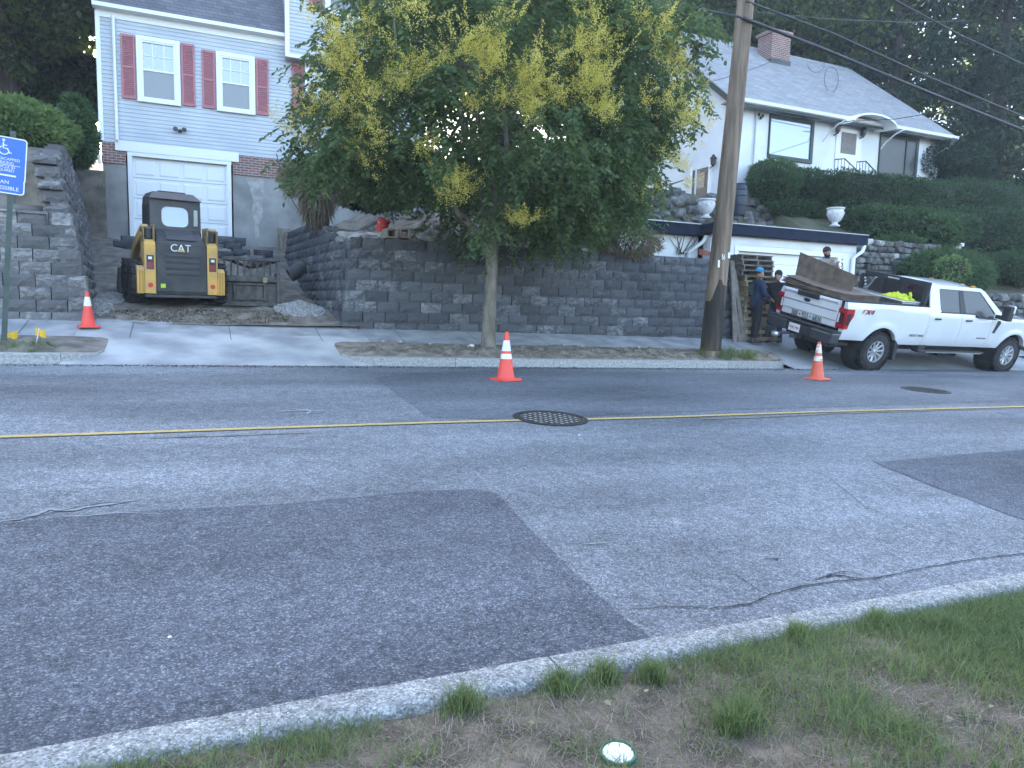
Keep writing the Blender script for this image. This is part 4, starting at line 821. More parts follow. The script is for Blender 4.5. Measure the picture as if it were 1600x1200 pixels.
# ================================================================== PICKUP TRUCK (local: x forward, y left, z up; origin below rear axle)
TR = thing('pickup_truck', (13.649, 12.104, .480), 'white crew-cab pickup with red tail lamps parked across the sloping driveway', 'pickup', world=False)
TR.rotation_mode = 'XYZ'
TRM = Matrix.Translation((13.649, 12.104, .480)) @ Matrix.Rotation(math.radians(-.74), 4, 'Z') @ Matrix.Rotation(math.radians(1.29), 4, 'Y') @ Matrix.Rotation(math.radians(11.62), 4, 'X')
TR.rotation_euler = TRM.to_euler(); TRI = TRM.inverted()
def TP(px, py, axis, val):                           # pixel -> truck-local point on plane axis=val
    o = TRI @ Vector((0, 0, CZ)); d = TRI.to_3x3() @ Vector(ray(px, py)); t = (val - o[axis]) / d[axis]; return o + d * t
M_body = mat('truck_white', (.66, .67, .69), (.60, .61, .63), 1.5, .22, coat=.8, spec=.5)
M_plas = mat('black_plastic', (.016, .017, .018), (.028, .028, .03), 20, .6)
M_bump = mat('bumper_grey', (.085, .09, .10), None, rough=.35, metal=.6)
M_tail = mat('tail_red', (.42, .008, .012), (.30, .004, .008), 30, .15, coat=.8)
M_taild = mat('tail_dark', (.05, .006, .01), None, rough=.15, coat=.8)
M_lens = mat('clear_lens', (.6, .6, .62), None, rough=.1)
M_alu = mat('aluminium', (.55, .56, .57), (.45, .46, .47), 14, .35, metal=.85)
M_rim = mat('rim_silver', (.52, .53, .54), None, rough=.3, metal=.7)
M_tglass = glassmat('tinted_glass', (.008, .009, .011), .04, .02)
def hw(z):
    tab = [(.5, .93), (.62, .965), (.8, 1.0), (1.0, 1.012), (1.2, 1.008), (1.42, .985), (1.5, .965)]
    return lerp(z, tab) if z > .5 else .93
def side(name, x0, x1, zb_, zt_, sgn, arch=None, flare=0., m=None, extra=()):
    xs_ = set(np.linspace(x0, x1, 14)) | set(extra)
    if arch: xs_ |= {arch[0] + arch[2] * math.cos(math.pi * i / 26) for i in range(27) if x0 < arch[0] + arch[2] * math.cos(math.pi * i / 26) < x1}
    rows = []
    for x in sorted(xs_):
        b = zb_(x) if callable(zb_) else zb_; t = zt_(x) if callable(zt_) else zt_
        if arch and abs(x - arch[0]) <= arch[2] + 1e-6: b = max(b, arch[1] + math.sqrt(max(0, arch[2] ** 2 - (x - arch[0]) ** 2)))
        r = [(x, sgn * (hw(b) - .09), b)]
        for j in range(11):
            z = b + (t - b) * j / 10; y = hw(z) - (.018 if j == 0 else 0) - (.02 if j == 10 else 0)
            if arch:
                d = math.hypot(x - arch[0], z - arch[1]) - arch[2]; y += flare * max(0, 1 - d / .13) if d < .13 else 0
            r.append((x, sgn * y, z))
        r.append((x, sgn * (hw(t) - .09), t + .004)); rows.append(r)
    mb = MB().grid(rows); mb.add(rows[0], [tuple(range(len(rows[0])))]); mb.add(rows[-1], [tuple(range(len(rows[0])))])
    return mb.build(name, m or M_body, TR, smooth=35)
for sgn in (-1, 1):
    bs = side('bed_side', -1.17, 1.335, lambda x: .66 if x < -.4 else .60, 1.47, sgn, (0, .43, .545), .035)
    MB().bb(-1.17, 1.335, sgn * .80, sgn * .955, 1.475, 1.495).build('rail_cap', M_plas, bs)
    rd = side('rear_door', 1.395, 2.435, .60, 1.385, sgn); fd = side('front_door', 2.445, 3.50, .60, lambda x: 1.385 - .075 * min(1, max(0, (x - 2.86) / .16)), sgn)
    cn = side('cab_corner', 1.345, 1.388, .60, 1.385, sgn)
    ff = side('front_fender', 3.51, 5.36, lambda x: .60 if x < 4 else .66, lambda x: 1.33 - .02 * max(0, x - 4.2) - .10 * max(0, (x - 5.1) / .26) ** 2, sgn, (4.47, .43, .535), .035)
    for dr, xx in ((rd, 1.55), (fd, 2.60)):
        MB().box((xx + .05, sgn * 1.035, 1.235), (.19, .035, .035)).build('door_handle', M_plas, dr, bevel=.01)
    MB().prism([(3.60, sgn * 1.006, .98), (3.66, sgn * 1.008, .97), (3.80, sgn * 1.004, 1.22), (3.77, sgn * 1.0, 1.27), (3.70, sgn * 1.0, 1.27)], (0, sgn * .022, 0)).build('fender_vent', M_plas, ff)
    # greenhouse side
    def sp(x, z, o=0.): return (x, sgn * (.972 + (z - 1.385) / .53 * (.735 - .972) + o), z)
    def panel(name, pts, m, o0, o1, par): 
        a = [sp(x, z, o0) for x, z in pts]; b = [sp(x, z, o1) for x, z in pts]; n = len(a); mb = MB(); mb.add(a + b, [tuple(range(n)), tuple(range(n, 2 * n))] + [(i, (i + 1) % n, n + (i + 1) % n, n + i) for i in range(n)]); return mb.build(name, m, par, bevel=.006)
    gl = panel('side_glass', [(1.45, 1.36), (3.66, 1.28), (3.60, 1.37), (3.12, 1.90), (1.55, 1.90)], M_tglass, -.04, -.012, TR)
    panel('pillar', [(1.345, 1.385), (1.74, 1.385), (1.70, 1.44), (1.72, 1.85), (1.76, 1.885), (1.44, 1.905)], M_body, -.03, .004, TR)
    panel('roof_rail', [(1.44, 1.88), (3.10, 1.88), (3.20, 1.84), (3.32, 1.885), (3.16, 1.955), (1.44, 1.955)], M_body, -.03, .003, TR)
    panel('pillar', [(3.52, 1.31), (3.92, 1.30), (3.94, 1.345), (3.30, 1.90), (3.16, 1.862), (3.60, 1.42)], M_body, -.03, .0035, TR)
    panel('pillar', [(2.36, 1.385), (2.56, 1.385), (2.54, 1.885), (2.40, 1.885)], M_plas, -.03, -.002, TR)
    panel('window_seal', [(1.70, 1.372), (2.88, 1.372), (3.02, 1.300), (3.56, 1.300), (3.56, 1.318), (3.03, 1.322), (2.89, 1.397), (1.70, 1.397)], M_plas, -.02, .008, TR)
    # mirror
    MR = MB().bb(3.50, 3.62, sgn * 1.02, sgn * 1.20, 1.33, 1.42).build('mirror_arm', M_plas, TR, bevel=.02); MB().bb(3.46, 3.64, sgn * 1.17, sgn * 1.36, 1.32, 1.68).build('mirror', M_plas, TR, bevel=.035); B('mirror_cap', M_body, TR, 3.56, 3.66, sgn * 1.19, sgn * 1.365, 1.50, 1.685, .03)
    B('mirror_glass', M_tglass, MR, 3.452, 3.459, sgn * 1.20, sgn * 1.33, 1.37, 1.64)
    # running board with bright edge
    MB().bb(1.30, 3.55, sgn * .80, sgn * 1.0, .44, .50).build('running_board', M_plas, TR, bevel=.02); B('step_trim', M_alu, TR, 1.55, 3.45, sgn * .985, sgn * 1.008, .445, .468)
    B('bracket', M_plas, TR, 1.32, 1.55, sgn * .7, sgn * .95, .48, .62, .02)
    # tail lamp wrapping the corner
    TLp = [(.96, 0), (.93, .33), (1.40, .30), (1.40, 0)]
    TL = MB().prism([(-1.205, sgn * .80, .90), (-1.205, sgn * .80, 1.335), (-1.19, sgn * 1.0, 1.335), (-.985, sgn * 1.02, 1.335), (-.985, sgn * 1.02, 1.315), (-1.19, sgn * 1.0, .90)][:3] + [(-1.19, sgn * 1.015, .90)], (.03, 0, 0)).build('tail_lamp', M_tail, TR, bevel=.01)
    MB().prism([(-1.19, sgn * .97, .90), (-1.07, sgn * .97, .90), (-1.04, sgn * .97, 1.05), (-.965, sgn * .97, 1.19), (-.975, sgn * .97, 1.335), (-1.19, sgn * .97, 1.335)], (0, sgn * .05, 0)).build('lamp_side', M_tail, TL, bevel=.008)
    MB().prism([(-1.17, sgn * 1.015, .985), (-1.08, sgn * 1.015, .985), (-1.03, sgn * 1.015, 1.14), (-1.05, sgn * 1.015, 1.23), (-1.17, sgn * 1.015, 1.23)], (0, sgn * .008, 0)).build('dark_lens', M_taild, TL)
    B('dark_lens', M_taild, TL, -1.212, -1.20, sgn * .82, sgn * .97, 1.0, 1.24); B('reversing_lens', M_lens, TL, -1.214, -1.20, sgn * .825, sgn * .87, 1.02, 1.22)
    # wheel wells
    for ax_ in (0, 4.47): MB().lathe([(.545, -.20), (.545, .20)], (ax_, sgn * .72, .43), 28, 'Y', close=False).build('wheel_liner', M_plas, TR)
# wheels: tyre with tread blocks, spoked rim
def wheel(cx, cy, sgn):
    r = .425; w = .27; T = MB().lathe([(.235, -w / 2 + .03), (.245, -w / 2), (.34, -w / 2 - .005), (.40, -w / 2 + .02), (r, -w / 2 + .055), (r, w / 2 - .055), (.40, w / 2 - .02), (.34, w / 2 + .005), (.245, w / 2), (.235, w / 2 - .03)], (cx, cy, r), 40, 'Y', close=False)
    Wh = T.build('wheel', M_rub, TR, smooth=40); o = sgn
    mb = MB()
    for i in range(36):
        a = 2 * math.pi * i / 36; Rm = Matrix.Rotation(-a, 3, 'Y')
        for s in (-1, 1): mb.box(Vector((cx, cy + s * .07, r)) + Rm @ Vector((r + .002, 0, 0)), (.022, .12, .05), Rm)
        mb.box(Vector((cx, cy + o * (w / 2 - .012), r)) + Rm @ Vector((.392, 0, 0)), (.04, .02, .03), Rm)
    mb.build('tread', M_rub, Wh, kind='stuff')
    MB().lathe([(.238, o * w * .40), (.243, o * w * .49), (.222, o * w * .49), (.205, o * w * .30), (.205, -o * w * .3)], (cx, cy, r), 36, 'Y', close=False).build('rim', M_rim, Wh, smooth=40)
    MB().lathe([(.001, o * w * .16), (.21, o * w * .16)], (cx, cy, r), 24, 'Y', close=False).build('brake_backing', M_plas, Wh)
    for i in range(10):
        a = 2 * math.pi * i / 10 + .1; Rm = Matrix.Rotation(-a, 3, 'Y')
        mb = MB(); mb.hexa([Vector((cx, cy, r)) + Rm @ Vector(v) for v in ((.04, o * w * .30, -.026), (.222, o * w * .44, -.026), (.222, o * w * .44, .026), (.04, o * w * .30, .026))], [Vector((cx, cy, r)) + Rm @ Vector(v) for v in ((.04, o * w * .42, -.012), (.222, o * w * .485, -.015), (.222, o * w * .485, .015), (.04, o * w * .42, .012))]); mb.build('spoke', M_rim, Wh)
    MB().lathe([(.001, o * w * .50), (.04, o * w * .50), (.052, o * w * .46), (.06, o * w * .30)], (cx, cy, r), 16, 'Y', close=False).build('hub_cap', M_rim, Wh, smooth=40)
for ax_ in (0, 4.47):
    for sgn in (-1, 1): wheel(ax_, sgn * .845, sgn)
# roof, windscreen, bonnet, back of cab
rows = [[(x, y, zc - .05 * abs(y / .75) ** 3 + (.055 * (1 - (y / .75) ** 2))) for y in np.linspace(-.75, .75, 11)] for x, zc in ((1.42, 1.90), (1.46, 1.945), (1.9, 1.958), (2.6, 1.958), (3.05, 1.942), (3.3, 1.885))]
MB().grid(rows).build('roof', M_body, TR, smooth=60)
for y in np.linspace(-.25, .25, 5): MB().lathe([(.06, 0), (.05, .03), (.001, .04)], (3.12, y * 2.2, 1.955), 10).build('marker_lamp', mat('amber', (.5, .2, .02), None, rough=.2), TR)
MB().add([(3.94, -.90, 1.33), (3.94, .90, 1.33), (3.26, .70, 1.895), (3.26, -.70, 1.895)], [(0, 1, 2, 3)]).build('windscreen', M_tglass, TR)
MB().add([(1.36, -.93, 1.38), (1.36, .93, 1.38), (1.44, .70, 1.90), (1.44, -.70, 1.90)], [(0, 1, 2, 3)]).build('rear_window', M_tglass, TR)
B('cab_back', M_body, TR, 1.35, 1.38, -.95, .95, .62, 1.40)
rows = [[(x, y, z + .05 * (1 - (y / .94) ** 2) + (.03 if abs(y) < .5 else 0)) for y in np.linspace(-.94, .94, 15)] for x, z in ((3.85, 1.345), (4.2, 1.34), (4.8, 1.315), (5.2, 1.275), (5.34, 1.20), (5.38, 1.05))]
MB().grid(rows).build('bonnet', M_body, TR, smooth=50)
B('grille', M_plas, TR, 5.33, 5.42, -.70, .70, .80, 1.22, .03)
for s in (-1, 1): B('headlamp', M_lens, TR, 5.25, 5.405, s * .71, s * .975, .85, 1.2, .03)
MB().bb(5.36, 5.60, -1.0, 1.0, .50, .80).build('front_bumper', M_alu, TR, bevel=.06)
B('chassis', M_plas, TR, -1.1, 5.2, -.62, .62, .42, .62); B('cab_floor', M_plas, TR, 1.36, 5.2, -.86, .86, .56, .68); B('engine_block', M_plas, TR, 3.6, 5.3, -.6, .6, .68, 1.2)
B('bed_floor', M_plas, TR, -1.15, 1.33, -.80, .80, .86, .93); B('bed_liner', M_plas, TR, 1.28, 1.33, -.80, .80, .93, 1.46)
for s in (-1, 1): B('bed_liner', M_plas, TR, -1.14, 1.28, s * .80, s * .83, .93, 1.474)
MB().tube([(-.02, -.72, .425), (-.02, .72, .425)], .06, 10).build('axle', M_plas, TR); MB().lathe([(.10, -.16), (.17, -.08), (.17, .08), (.10, .16)], (0, 0, .43), 14, 'Y').build('differential', M_plas, TR)
MB().tube([(-.35, -.62, .48), (-1.02, -.66, .52)], .05, 10).build('exhaust', M_steel, TR); MB().tube([(.15, -.6, .42), (-.3, -.62, .5)], .075, 10).build('muffler', M_steel, TR)
MB().prism([(.47, -.80, .72), (.60, -.80, .60), (.62, -.80, .24), (.54, -.80, .24)], (0, -.20, 0)).build('mud_flap', M_plas, TR)
# tailgate
TG = MB().prism([(-1.19, -.795, .88), (-1.215, -.795, .90), (-1.215, -.795, 1.02), (-1.235, -.795, 1.05), (-1.225, -.795, 1.22), (-1.245, -.795, 1.245), (-1.235, -.795, 1.38), (-1.265, -.795, 1.43), (-1.25, -.795, 1.475), (-1.15, -.795, 1.475), (-1.15, -.795, .88)], (0, 1.59, 0)).build('tailgate', M_body, TR, bevel=.006)
B('seam', mat('panel_gap', (.12, .125, .13), None), TG, -1.2305, -1.20, -.79, .79, 1.222, 1.230); B('handle_recess', M_plas, TG, -1.275, -1.20, -.26, .38, 1.375, 1.482, .01)
MB().lathe([(.085, -.004), (.085, .006), (.07, .012)], (0, 0, 0), 20, 'X').build('badge', mat('badge_blue', (.012, .02, .05), None, rough=.2), TG).matrix_local = Matrix.Translation((-1.243, .08, 1.305)) @ Matrix.Diagonal((-1, 1.15, .48, 1))
REAR = Matrix.Rotation(math.radians(-90), 4, 'Z') @ FRONT   # text facing -x
text('508 \u2022 933 \u2022 6830', .155, M_blkm, TG, Matrix.Translation((-1.224, .03, .955)) @ REAR, sx=.86)
# rear bumper with plate
BP = MB().bb(-1.42, -1.20, -1.0, -.38, .56, .80).build('rear_bumper', M_bump, TR, bevel=.035); MB().bb(-1.42, -1.20, .38, 1.0, .56, .80).build('bumper_end', M_bump, BP, bevel=.035); B('bumper_centre', M_plas, BP, -1.39, -1.15, -.385, .385, .56, .79, .02); B('step_pad', M_plas, BP, -1.41, -1.17, -.99, .99, .802, .835, .012)
B('bumper_line', M_alu, BP, -1.424, -1.415, -.92, -.40, .755, .77)
PLT = B('number_plate', M_refl, TR, -1.412, -1.402, -.06, .27, .58, .755, .004); text('WRG 986', .085, mat('plate_red', (.35, .02, .02), None), PLT, Matrix.Translation((-1.413, .105, .665)) @ REAR, sx=.8)
HT = MB().bb(-1.50, -1.2, -.05 + .05, .05 + .05, .44, .53).build('tow_hitch', M_steel, TR); MB().bb(-1.62, -1.52, .62, .74, .30, .56).build('side_step', M_plas, TR, bevel=.02); MB().lathe([(.09, -.05), (.11, 0), (.09, .05)], (-1.50, .52, .42), 14).build('ball_mount', M_alu, TR, smooth=40); MB().tube([(-1.3, .3, .5), (-1.48, .52, .44), (-1.57, .68, .44)], .035, 8).build('tow_bar', M_steel, TR)
# decals
RS = FRONT                                           # right side faces -y
D4 = text('FX4', .15, mat('decal_red', (.36, .03, .02), None), TR, Matrix.Translation((-.60, -1.004, 1.285)) @ RS, shear=.35, sx=1.3); text('X4', .15, M_blkm, D4, Matrix.Translation((-.52, -1.003, 1.278)) @ RS, shear=.35, sx=1.3, ext=.0015)
text('USDOT 24455', .075, mat('decal_grey', (.10, .10, .11), None), TR, Matrix.Translation((1.08, -1.008, .83)) @ RS); text('POWER STROKE', .045, MATS['decal_grey'], TR, Matrix.Translation((3.28, -1.006, .83)) @ RS)
# headache rack with panels
HR = MB().bb(1.14, 1.22, -.93, -.83, 1.49, 2.02).bb(1.14, 1.22, .83, .93, 1.49, 1.93).bb(1.14, 1.22, -.83, .83, 1.90, 2.02).bb(1.14, 1.22, -.83, .83, 1.50, 1.57).build('headache_rack', M_plas, TR, bevel=.012)
for y0 in (-.32, .24): B('upright', M_plas, HR, 1.15, 1.21, y0, y0 + .08, 1.575, 1.895)
for i in range(7): B('mesh_bar', M_plas, HR, 1.16, 1.19, -.82, .82, 1.60 + i * .044, 1.612 + i * .044)
for i in range(3): MB().box((1.12, .74 + .03 * (1 - i), 1.83 - .07 * i), (.01, .045, .035)).build('reflector', M_refl, HR)
for i in range(9): B('brand_mark', M_refl, HR, 1.132, 1.139, .13 - i * .035, .155 - i * .035, 1.945, 1.972)
B('stop_lamp', M_taild, HR, 1.135, 1.15, -.62, -.42, 1.80, 1.86)

# ---- load: toolbox, hi-vis vest, plywood
LOADG = Matrix(TRM)
def on_truck(name, label, cat, group=None):
    T = thing(name, (0, 0, 0), label, cat, group, world=False); T.matrix_world = LOADG; return T
TB = on_truck('tool_box', 'long aluminium tool box lying across the pickup bed', 'tool box')
MB().hexa([(.62, -.80, 1.22), (1.10, -.80, 1.22), (1.10, .80, 1.22), (.62, .80, 1.22)], [(.56, -.84, 1.52), (1.12, -.84, 1.52), (1.12, .84, 1.52), (.56, .84, 1.52)]).build('box_body', M_alu, TB, bevel=.01); MB().bb(.54, 1.125, -.86, .86, 1.523, 1.565).build('lid', M_alu, TB, bevel=.012); B('latch', M_plas, TB, .52, .545, .28, .46, 1.43, 1.51)
MB().bb(.64, 1.08, -.70, -.6, .932, 1.22).bb(.64, 1.08, .6, .70, .932, 1.22).build('foot', M_alu, TB)
VS = MB(); rows = []
for i in range(26):
    r = []
    for j in range(12):
        x = .70 + .36 * j / 11; y = -.80 + .66 * i / 25; e = math.sin(math.pi * i / 25) * math.sin(math.pi * j / 11); r.append((x + .02 * nz(i, j, .4), y + .02 * nz(j, i, .5), 1.572 + .16 * e ** .5 * (.55 + .8 * nz(i * .35, j * .35, 1.3, 4) ** 2 + .4 * nz(i * .6, j * .5, 1, 9))))
    rows.append(r)
VT = on_truck('safety_vest', 'crumpled bright yellow safety vest on the tool box', 'vest'); VS.grid(rows).build('cloth', mat('hi_vis', (.60, .66, .02), (.45, .52, .02), 8, .7), VT, smooth=0); MB().tube([(.84, -.76, 1.60), (.85, -.77, 1.68), (.84, -.74, 1.75)], [.04, .035, .025], 8).build('sleeve', MATS['hi_vis'], VT, smooth=0)
def plysheet(name, label, a, b2, c0, d0, t=.018, grp='plywood sheets on the pickup'):
    """corner points in truck space, thickness along normal, slight bow"""
    a, b2, c0, d0 = [Vector(v) for v in (a, b2, c0, d0)]; n = (b2 - a).cross(d0 - a).normalized(); T = on_truck(name, label, 'plywood', grp); n1 = 12; top, bot = [], []
    for i in range(n1 + 1):
        u = i / n1; bow = n * (.03 * math.sin(math.pi * u)); r1, r2 = [], []
        for j in range(5):
            v = j / 4; p = (a.lerp(b2, u)).lerp(d0.lerp(c0, u), v) + bow; r1.append(p + n * t); r2.append(p)
        top.append(r1); bot.append(r2)
    mb = MB(); mb.grid(top); mb.grid(bot)
    for e in (0, 4): mb.grid([[r[e] for r in top], [r[e] for r in bot]])
    for e in (0, n1): mb.grid([top[e], bot[e]])
    bm_ = mb.build('sheet', M_ply, T, smooth=30); return T
_q = TP(1224, 441, 0, -1.12); YF0, ZF0 = _q.y, _q.z; print('ply far end', YF0, ZF0)
for i in range(6):                                    # stack lying across the rails, far end raised
    f = i / 5; r = random.uniform
    y1 = YF0 + r(-.05, .05); zf = ZF0 + .17 * f + r(-.012, .012)
    plysheet('plywood_sheet', ['lowest', 'second lowest', 'third', 'fourth', 'second highest', 'topmost'][i] + ' brown plywood sheet of the splayed stack over the tailgate', (-1.14 + r(-.05, .05), -.74, 1.50 + .022 * i), (-1.12 + r(-.06, .06), y1, zf), (.02 + r(-.05, .05), y1 + .03, zf + .05), (-.02, -.74 + r(-.02, .02), 1.502 + .022 * i))
C = [TP(1243, 431, 0, -.72), TP(1324, 471, 0, -.50), TP(1342, 432, 0, -.42), TP(1251, 394, 0, -.64)]; print([tuple(round(q, 2) for q in v) for v in C])
plysheet('plywood_sheet', 'brown plywood sheet held upright by the bearded man', *C)

# ================================================================== SKID STEER (local: x right, y forward, z up)
SKZ = lerp(15.3, T_drv) + .02
SKM = Matrix.Translation((-.25, 14.72, SKZ)) @ Matrix.Rotation(math.radians(10), 4, 'Z') @ Matrix.Rotation(math.radians(3), 4, 'X') @ Matrix.Scale(.94, 4)
SK = thing('skid_steer', (0, 0, 0), 'yellow and black skid-steer loader seen from behind before the garage door', 'skid steer', world=False); SK.matrix_world = SKM
B('chassis', M_mblk, SK, -.52, .52, .10, 2.2, .24, .90, .02)
ED = MB().prism([(-.46, .0, .17), (-.46, -.03, .25), (-.46, .0, 1.18), (-.46, .10, 1.22), (-.46, .12, .17)], (.92, 0, 0)).build('engine_door', M_mblk, SK, bevel=.02)
MB().bb(-.30, .32, -.03, .0, .52, .98).build('louvre_panel', mat('louvre_dark', (.05, .05, .055), None, rough=.6), ED)
for i in range(4): MB().box((.01, -.035, .58 + i * .115), (.60, .03, .06), Matrix.Rotation(.5, 3, 'X')).build('louvre', mat('louvre_grey', (.075, .075, .08), None, rough=.5), ED)
CT = text('CAT', .20, M_refl, ED, Matrix.Translation((-.02, -.012, 1.085)) @ Matrix.Rotation(math.radians(2), 4, 'X') @ FRONT, sx=.95); MB().prism([(-.085, -.0165, 1.02), (.055, -.0165, 1.02), (-.015, -.0165, 1.085)], (0, .003, 0)).build('logo_triangle', M_yel, ED)
B('label_plate', mat('label_lime', (.45, .60, .05), None), ED, -.39, -.305, -.042, -.03, .31, .39); B('rear_bumper', M_mblk, SK, -.66, .64, -.06, .10, .12, .175, .015)
HD = MB().prism([(-.44, .06, 1.21), (-.40, .55, 1.46), (.40, .55, 1.46), (.44, .06, 1.21)], (0, .05, -.25)).build('hood', M_mblk, SK, bevel=.015)
MB().prism([(-.26, .10, 1.245), (-.24, .48, 1.442), (.26, .48, 1.442), (.28, .10, 1.245)], (0, -.004, .010)).build('hood_grille', MATS['louvre_dark'], HD)
for s in (-1, 1):
    PT = MB().prism([(s * .465, -.01, .19), (s * .465, -.01, 1.14), (s * .465, .06, 1.22), (s * .465, .55, 1.30), (s * .465, .55, .19)], (s * .20, 0, 0)).build('rear_post', M_yel, SK, bevel=.015)
    B('lamp_pocket', M_mblk, PT, s * .50, s * .63, -.018, -.008, .66, .93, .004); B('tail_lamp', mat('lamp_red_dull', (.22, .02, .03), None, rough=.3), PT, s * .515, s * .615, -.026, -.017, .68, .79); B('white_label', M_refl, PT, s * .535, s * .60, -.024, -.017, .85, .90)
    MB().lathe([(.045, 0), (.045, .012)], (s * .565, -.022, .36), 14, 'Y').build('reflector', mat('reflector_red', (.55, .03, .02), None, rough=.3), PT)
    GU = MB().prism([(s * .668, -.02, .19), (s * .668, -.02, .66), (s * .668, .10, .72), (s * .668, .32, .72), (s * .668, .32, .19)], (s * .13, 0, 0)).build('corner_guard', M_yel, SK, bevel=.01)
    for k in range(2): B('rib', mat('yellow_dark', (.42, .23, .04), None), GU, s * (.69 + k * .05), s * (.71 + k * .05), -.032, -.019, .21, .64)  # ribs in a darker yellow than the guard
    LK = MB().bb(s * .47, s * .50, .02, .55, 1.20, 1.52).bb(s * .65, s * .68, .02, .55, 1.18, 1.46).build('lift_link', mat('link_yellow', (.30, .20, .07), (.16, .12, .06), 8, .6), SK, bevel=.02); MB().tube([(s * .46, .2, 1.42), (s * .70, .2, 1.42)], .055, 12).build('pivot_pin', M_steel, LK); B('hose_bundle', M_mblk, LK, s * .51, s * .64, .1, .45, 1.22, 1.46, .04)
    MB().prism([(s * .56, .20, 1.30), (s * .56, .25, 1.52), (s * .56, 1.5, 1.22), (s * .56, 2.55, .62), (s * .56, 2.75, .30), (s * .56, 2.55, .30), (s * .56, 2.35, .58), (s * .56, 1.4, 1.04)], (s * .13, 0, 0)).build('lift_arm', M_yel, SK, bevel=.012)
    MB().tube([(s * .53, .5, .95), (s * .53, 1.4, 1.12)], .05, 10).build('lift_cylinder', M_steel, SK)
    for y in (.52, 1.62):
        WH = MB().lathe([(.22, -.13), (.34, -.15), (.40, -.12), (.41, -.05), (.41, .05), (.40, .12), (.34, .15), (.22, .13)], (s * .74, y, .41), 28, 'X', close=True).build('wheel', M_rub, SK, smooth=40); mb = MB()
        for i in range(18):
            a = 2 * math.pi * i / 18; Rm = Matrix.Rotation(a, 3, 'X')
            for q in (-1, 1): mb.box(Vector((s * .74, y, .41)) + Rm @ Vector((q * .075, .41, .03 * q)), (.15, .035, .055), Rm @ Matrix.Rotation(.5 * q, 3, 'Y'))
        mb.build('tread_lug', M_rub, WH, kind='stuff'); MB().lathe([(.20, s * .06), (.22, s * .12), (.14, s * .08), (.001, s * .08)], (s * .74, y, .41), 20, 'X', close=False).build('rim', M_yel, WH, smooth=40)
# cab
def skrr(cx, cz, w, h, r, n=5): return [(cx + sx * (w / 2 - r) + r * math.cos(a), cz + sz * (h / 2 - r) + r * math.sin(a)) for sx, sz, a0 in ((1, 1, 0), (-1, 1, 90), (-1, -1, 180), (1, -1, 270)) for a in [math.radians(a0 + 90 * i / n) for i in range(n + 1)]]
inn = skrr(-.01, 1.72, .50, .40, .12); n = len(inn)
def rad_out(x, z):                                   # project ray from window centre to cab outline
    cx, cz_ = -.01, 1.72; dx_, dz_ = x - cx, z - cz_; t = 1e9
    for A, Bv in (((.47, 0)), ((-.47, 0))): pass
    for num, den in ((.47 - cx, dx_), (-.47 - cx, dx_), (2.08 - cz_, dz_), (1.42 - cz_, dz_)):
        if abs(den) > 1e-6 and num / den > 0: t = min(t, num / den)
    return (cx + dx_ * t, cz_ + dz_ * t)
out_ = [rad_out(*p) for p in inn]; cy = lambda z: .62 + (z - 1.42) * .12
M_cab = mat('cab_brown_black', (.045, .042, .042), (.06, .055, .055), 6, .5)
mb = MB(); mb.add([(x, cy(z), z) for x, z in inn] + [(x, cy(z), z) for x, z in out_] + [(x, cy(z) + .06, z) for x, z in inn] + [(x, cy(z) + .06, z) for x, z in out_], [(i, (i + 1) % n, n + (i + 1) % n, n + i) for i in range(n)] + [(2 * n + i, 2 * n + (i + 1) % n, 3 * n + (i + 1) % n, 3 * n + i) for i in range(n)] + [(i, (i + 1) % n, 2 * n + (i + 1) % n, 2 * n + i) for i in range(n)])
CB = mb.build('cab', M_cab, SK, smooth=30)
MB().prism([(x, cy(z) + .03, z) for x, z in inn], (0, .01, 0)).build('rear_window', glassmat('cab_glass', (.24, .31, .33), .12, .05), CB)
for s in (-1, 1):
    MB().prism([(s * .47, .62, 1.20), (s * .47, .70, 2.09), (s * .47, 1.70, 2.12), (s * .47, 1.85, 1.95), (s * .47, 1.95, .9), (s * .47, 1.0, .9)], (-s * .04, 0, 0)).build('cab_side', M_cab, SK); 
    for k in range(6): B('side_slot', M_blkm, CB, s * .468, s * .476, .85 + k * .15, .95 + k * .15, 1.35, 1.95)
B('quarter_glass', MATS['cab_glass'], CB, .33, .41, .60, .655, 1.55, 1.88, .01)
B('cab_sill', M_cab, CB, -.47, .47, .58, .75, 1.30, 1.425, .015)
MB().hexa([(-.50, .60, 2.05), (.50, .60, 2.05), (.46, 1.85, 2.12), (-.46, 1.85, 2.12)], [(-.40, .80, 2.20), (.36, .80, 2.20), (.36, 1.75, 2.22), (-.40, 1.75, 2.22)]).build('cab_roof', M_cab, SK, bevel=.02); B('roof_vent', M_mblk, CB, -.28, .22, .84, 1.3, 2.205, 2.225)
MB().prism([(-.88, 2.55, .03), (-.88, 2.55, .62), (-.88, 2.75, .66), (-.88, 3.25, .06), (-.88, 3.25, .03)], (1.76, 0, 0)).build('bucket', M_steel, SK, bevel=.01)
tag(SK, None); 

